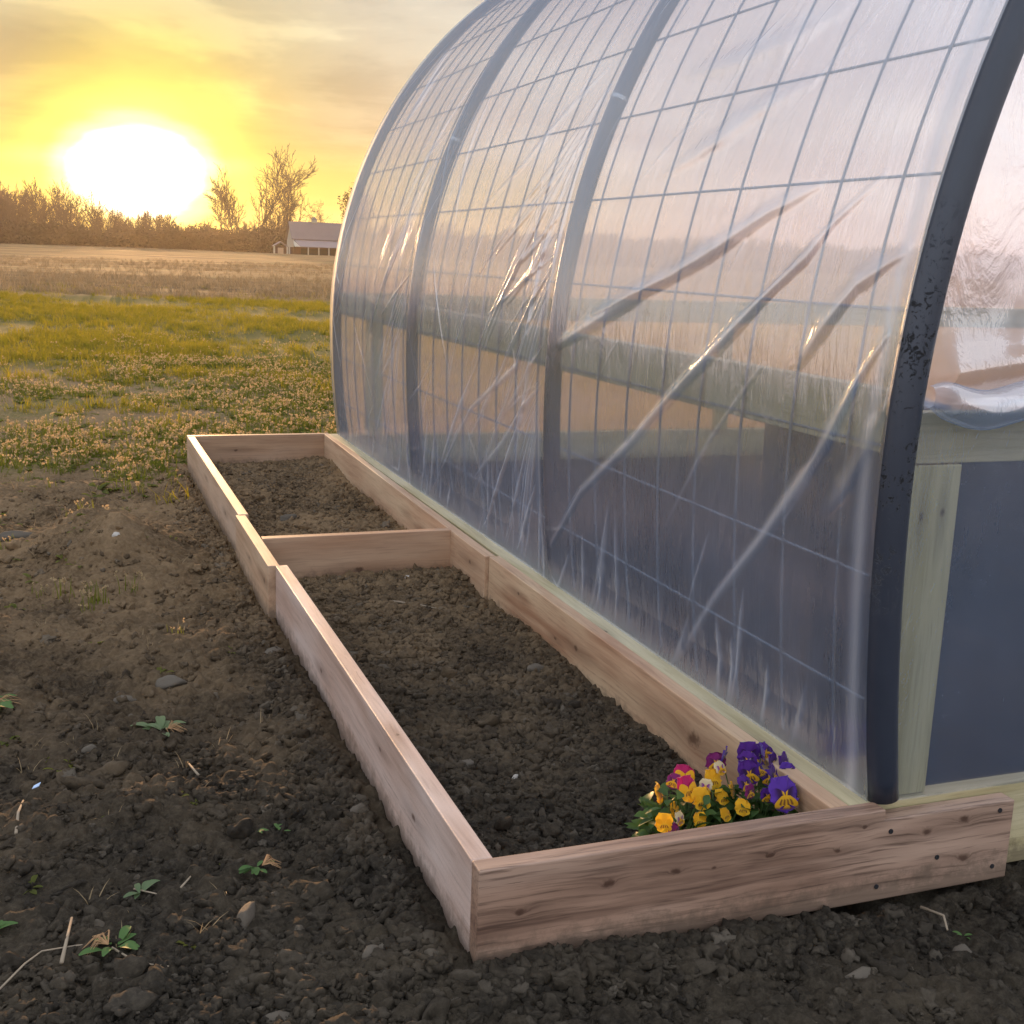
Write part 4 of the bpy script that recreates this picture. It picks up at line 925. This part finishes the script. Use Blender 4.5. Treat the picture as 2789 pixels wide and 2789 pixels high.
tree(41.7, 350, 14.5, 3, 'rounded bare tree nearest the sun glow, leftmost of the tall group', nb=(13, 7, 5), levels=3, twig=.05, upr=.60)
tree(45.9, 350, 16.0, 4, 'slim bare tree between the rounded one and the tall vase-shaped one', nb=(13, 7, 5), levels=3, twig=.05, upr=.70, spread=.3)
tree(50.6, 350, 20.0, 5, 'tall vase-shaped bare tree rising left of the white barn', nb=(13, 6, 5), levels=3, twig=.055, upr=.68, trunk_h=.22)
tree(56.5, 352, 13.0, 6, 'low spreading bare tree between the two tallest ones', nb=(14, 8, 6), levels=3, twig=.05, upr=.6)
tree(60.9, 350, 20.5, 8, 'tallest bare tree with several upright stems just left of the barn', nb=(14, 6, 5), levels=3, twig=.06, upr=.66, trunk_h=.20, spread=.6)
tree(72, 355, 12.5, 9, 'short bare tree standing behind the barn roof', nb=(8, 6, 5, 3), upr=.5)
m_ever = leafmat('evergreen_leaf', (.030, .035, .018), (.055, .055, .028), .2, .8, .5)
e = empty('evergreen_tree', (79.5, 345, -.3), 'dense dark round-crowned tree partly behind the greenhouse edge', 'tree', 'bare trees along the far edge of the field')
a, b = bare_tree(31, 19, nb=(10, 6, 5, 3), upr=.5)
o = bpy.data.objects.new('trunk', a); COL.objects.link(o); o.parent = e
def leaf_cloud(seed, n, cx, cy, cz, rx, ry, rz_, s, mat, name, shell=.5):
    rs = np.random.RandomState(seed); d = rs.normal(size=(n, 3)); d /= np.linalg.norm(d, axis=1)[:, None]; r = rs.rand(n)**shell
    cl = vn(d[:, 0]*3+d[:, 2]*2+9, d[:, 1]*3+d[:, 2]*3+seed, seed); r = r*(.62+.6*cl)
    C = d*r[:, None]*np.array([rx, ry, rz_])+np.array([cx, cy, cz]); A_ = rs.normal(size=(n, 3)); A_ /= np.linalg.norm(A_, axis=1)[:, None]; B_ = np.cross(A_, rs.normal(size=(n, 3))); B_ /= np.linalg.norm(B_, axis=1)[:, None]
    sz_ = s*rs.uniform(.5, 1.3, (n, 1)); A_ *= sz_; B_ *= sz_*.6
    V = np.stack([C-A_, C-B_, C+A_, C+B_], 1).reshape(-1, 3); F = np.arange(4*n).reshape(-1, 4)
    return np_mesh(name, V, F, mat, False)
o = bpy.data.objects.new('crown', leaf_cloud(3, 3800, 0, 0, 13, 5.2, 5, 7.5, .34, m_ever, 'crown')); COL.objects.link(o); o.parent = e
# far wood on the left and thicket: one uncountable mass
woodk = []
for i in range(6):
    a, b = bare_tree(70+i, 10+i % 3, nb=(10, 6, 4), levels=3, upr=.66+.02*i, twig=.042, trunk_h=.15)
    o1 = MB(); 
    vs = [v.co[:] for v in a.vertices]+[v.co[:] for v in b.vertices]; na_ = len(a.vertices); fs = [tuple(p.vertices) for p in a.polygons]+[tuple(q+na_ for q in p.vertices) for p in b.polygons]
    o1.add(vs, fs); woodk.append(o1.mesh('wood_tree', m_twig, False))
m_brush = leafmat('thicket', (.075, .050, .032), (.11, .078, .045), .1, .9, .3, tcol=(1, 1, 1))
bru = [leaf_cloud(100+i, 2600, 0, 0, 2.2, 4.4, 3.0, 3.9, .34, m_brush, 'thicket', .6) for i in range(4)]
P = []; I = []; S = []
rs = np.random.RandomState(12)
for k in range(900):
    x = rs.uniform(-190, 300); 
    if 30 < x < 90 and rs.rand() < .8: continue
    y = 330+rs.uniform(0, 70)-.06*x; P.append((x, y, -.5)); I.append(rs.randint(0, 6)); hs = .80-.22*ss(x, 5, 45)+.25*vn(x/14, 0, 3)+rs.uniform(-.15, .15); S.append((hs,)*3)
S = [(s[0]*(1.0 if p[0] < 10 else .8),)*3 for s, p in zip(S, P)]
scatter('woodland', P, np.stack([np.zeros(len(P)), np.zeros(len(P)), rs.rand(len(P))*6.28], 1), S, I, woodk, 'long line of bare woodland along the horizon')
P = []; S = []
for row in range(5):
    for k in range(150):
        x = -200+k*3.6+rs.uniform(-1.5, 1.5); y = 322+row*9-.06*x+rs.uniform(-3, 3)
        if 46 < x < 90 and y < 330: y += 10
        P.append((x, y, -.6)); S.append((1.0, 1.0, (.72+.5*vn(x/9, row, 8))*(1.0+.30*float(ss(x, 28, 60)))))
scatter('thicket', P, np.stack([np.zeros(len(P)), np.zeros(len(P)), rs.rand(len(P))*6.28], 1), S, rs.randint(0, 4, len(P)), bru, 'brown brushy thicket at the foot of the far woodland')

# ------------------------------------------------------------------ barn
m_white = plain('white_siding', (.34, .33, .27), .7, .3, .06, 1); m_roof = plain('grey_roof', (.13, .12, .125), .8, .2, .12, .7); m_roof2 = plain('tin_roof', (.20, .18, .19), .8, .2, .08, .7)
m_brick = plain('red_wall', (.09, .045, .03), .9, .1, .2, 1.5); m_shade = plain('dark_opening', (.03, .025, .02), .9, .1)
bn = empty('barn', (59, 300, -.2), 'white gabled barn with grey roof, cupola and post-fronted porch', 'barn'); bl = bn.location
def bp(mb, name, mat, label=None, parent=None):
    o = mb.build(name, mat, parent or bn); o.location = -bl if parent is None else Vector()
    if label: o['label'] = label
    return o
X0, X1 = 53.0, 68.0; Yf_, Yb = 300.0, 309.0; yr = 304.5
mb = MB(); mb.box(X0+.2, X1-.2, Yf_+.3, Yb-.2, -.3, 3.6); bp(mb, 'wall', m_brick)
z0, z1 = 3.6, 8.0
for xa, xb in ((X0+.1, X0+.3), (X1-.3, X1-.1)):
    mb = MB(); mb.add([(xa, Yf_, z0), (xb, Yf_, z0), (xb, Yb, z0), (xa, Yb, z0), (xa, yr, z1-.15), (xb, yr, z1-.15)], [(0, 4, 3), (1, 2, 5), (0, 1, 5, 4), (2, 3, 4, 5), (0, 3, 2, 1)])
    bp(mb, 'gable_end', m_white)

mb = MB(); mb.box(X0, X0+.2, Yf_+.0, Yb-.2, 1.75, 3.6); bp(mb, 'siding', m_white)
mb = MB()
for s, ye in ((-1, Yf_-.5), (1, Yb+.5)):
    mb.add([(X0-.4, ye, 3.75), (X1+.4, ye, 3.75), (X1+.4, yr, z1), (X0-.4, yr, z1), (X0-.4, ye, 3.6), (X1+.4, ye, 3.6), (X1+.4, yr, z1-.15), (X0-.4, yr, z1-.15)], [(0, 1, 2, 3), (7, 6, 5, 4), (0, 4, 5, 1), (1, 5, 6, 2), (2, 6, 7, 3), (3, 7, 4, 0)])
rf = bp(mb, 'roof', m_roof)
mb = MB(); mb.add([(X0+1.2, Yf_-3.2, 1.95), (X1, Yf_-3.2, 1.95), (X1, Yf_-.2, 3.55), (X0+.2, Yf_-.2, 3.55), (X0+1.2, Yf_-3.2, 1.8), (X1, Yf_-3.2, 1.8), (X1, Yf_-.2, 3.4), (X0+.2, Yf_-.2, 3.4)], [(0, 1, 2, 3), (7, 6, 5, 4), (0, 4, 5, 1), (1, 5, 6, 2), (2, 6, 7, 3), (3, 7, 4, 0)]); bp(mb, 'porch_roof', m_roof2)
mb = MB(); mb.add([(X0, Yf_-.1, 3.5), (X0+1.3, Yf_-3.3, 1.85), (X0-.2, Yf_-3.3, 1.85), (X0, Yf_, 3.5), (X0+1.3, Yf_-3.2, 1.85), (X0-.2, Yf_-3.2, 1.85)], [(0, 2, 1), (3, 4, 5), (0, 3, 5, 2), (1, 2, 5, 4), (0, 1, 4, 3)]); bp(mb, 'porch_gable', m_white)
for px in (51.6, 56.2, 58.8, 61.3, 63.9, 66.5): mb = MB(); mb.box(px-.14, px+.14, Yf_-3.1, Yf_-2.82, -.4, 1.8); bp(mb, 'post', m_white)
mb = MB(); mb.box(X0+2, X1-1, Yf_+.2, Yf_+.29, -.2, 1.5); bp(mb, 'opening', m_shade)
mb = MB(); mb.box(58.5, 59.7, yr-.6, yr+.6, 7.8, 8.6); cu_ = mb.build('cupola', m_white, rf); 
mb = MB(); mb.add([(58.35, yr-.75, 8.6), (59.85, yr-.75, 8.6), (59.85, yr+.75, 8.6), (58.35, yr+.75, 8.6), (59.1, yr, 9.4)], [(3, 2, 1, 0), (0, 1, 4), (1, 2, 4), (2, 3, 4), (3, 0, 4)]); mb.build('cupola_cap', m_roof, rf)
sh = empty('garden_shed', (49.8, 299, -.2), 'small open-fronted shed with arched roof left of the barn', 'shed')
mb = MB(); mb.box(-1.3, 1.3, .1, 2.2, -.2, 2.0); mb.build('wall', m_brick, sh)
mb = MB(); mb.add([(-1.7, -.4, 1.95), (0, -.4, 3.0), (1.7, -.4, 1.95), (-1.7, 2.5, 1.95), (0, 2.5, 3.0), (1.7, 2.5, 1.95), (-1.7, -.4, 2.15), (0, -.4, 3.2), (1.7, -.4, 2.15), (-1.7, 2.5, 2.15), (0, 2.5, 3.2), (1.7, 2.5, 2.15)],
    [(6, 7, 10, 9), (7, 8, 11, 10), (0, 3, 4, 1), (1, 4, 5, 2), (0, 1, 7, 6), (1, 2, 8, 7), (3, 9, 10, 4), (4, 10, 11, 5), (0, 6, 9, 3), (2, 5, 11, 8)]); mb.build('roof', m_roof2, sh)
for px in (-1.6, 1.6): mb = MB(); mb.box(px-.2, px+.2, -.35, -.05, -.2, 2.2); mb.build('post', m_white, sh)
mb = MB(); mb.box(-.7, .7, .02, .095, -.2, 1.7); mb.build('door', plain('shed_door', (.34, .26, .18), .8, .2), sh)

# ------------------------------------------------------------------ air
hz, t = new_mat('haze'); 
pv = t.n('ShaderNodeVolumePrincipled', ins={'Color': (.97, .84, .62, 1), 'Density': .00022, 'Anisotropy': .62})
t.n('ShaderNodeOutputMaterial', ins={'Volume': pv.outputs[0]})
mb = MB(); mb.box(-905, 905, -305, 1205, -9, 32); ho = mb.build('haze', hz); tag(ho, 'thin golden evening haze over the field', kind='stuff')
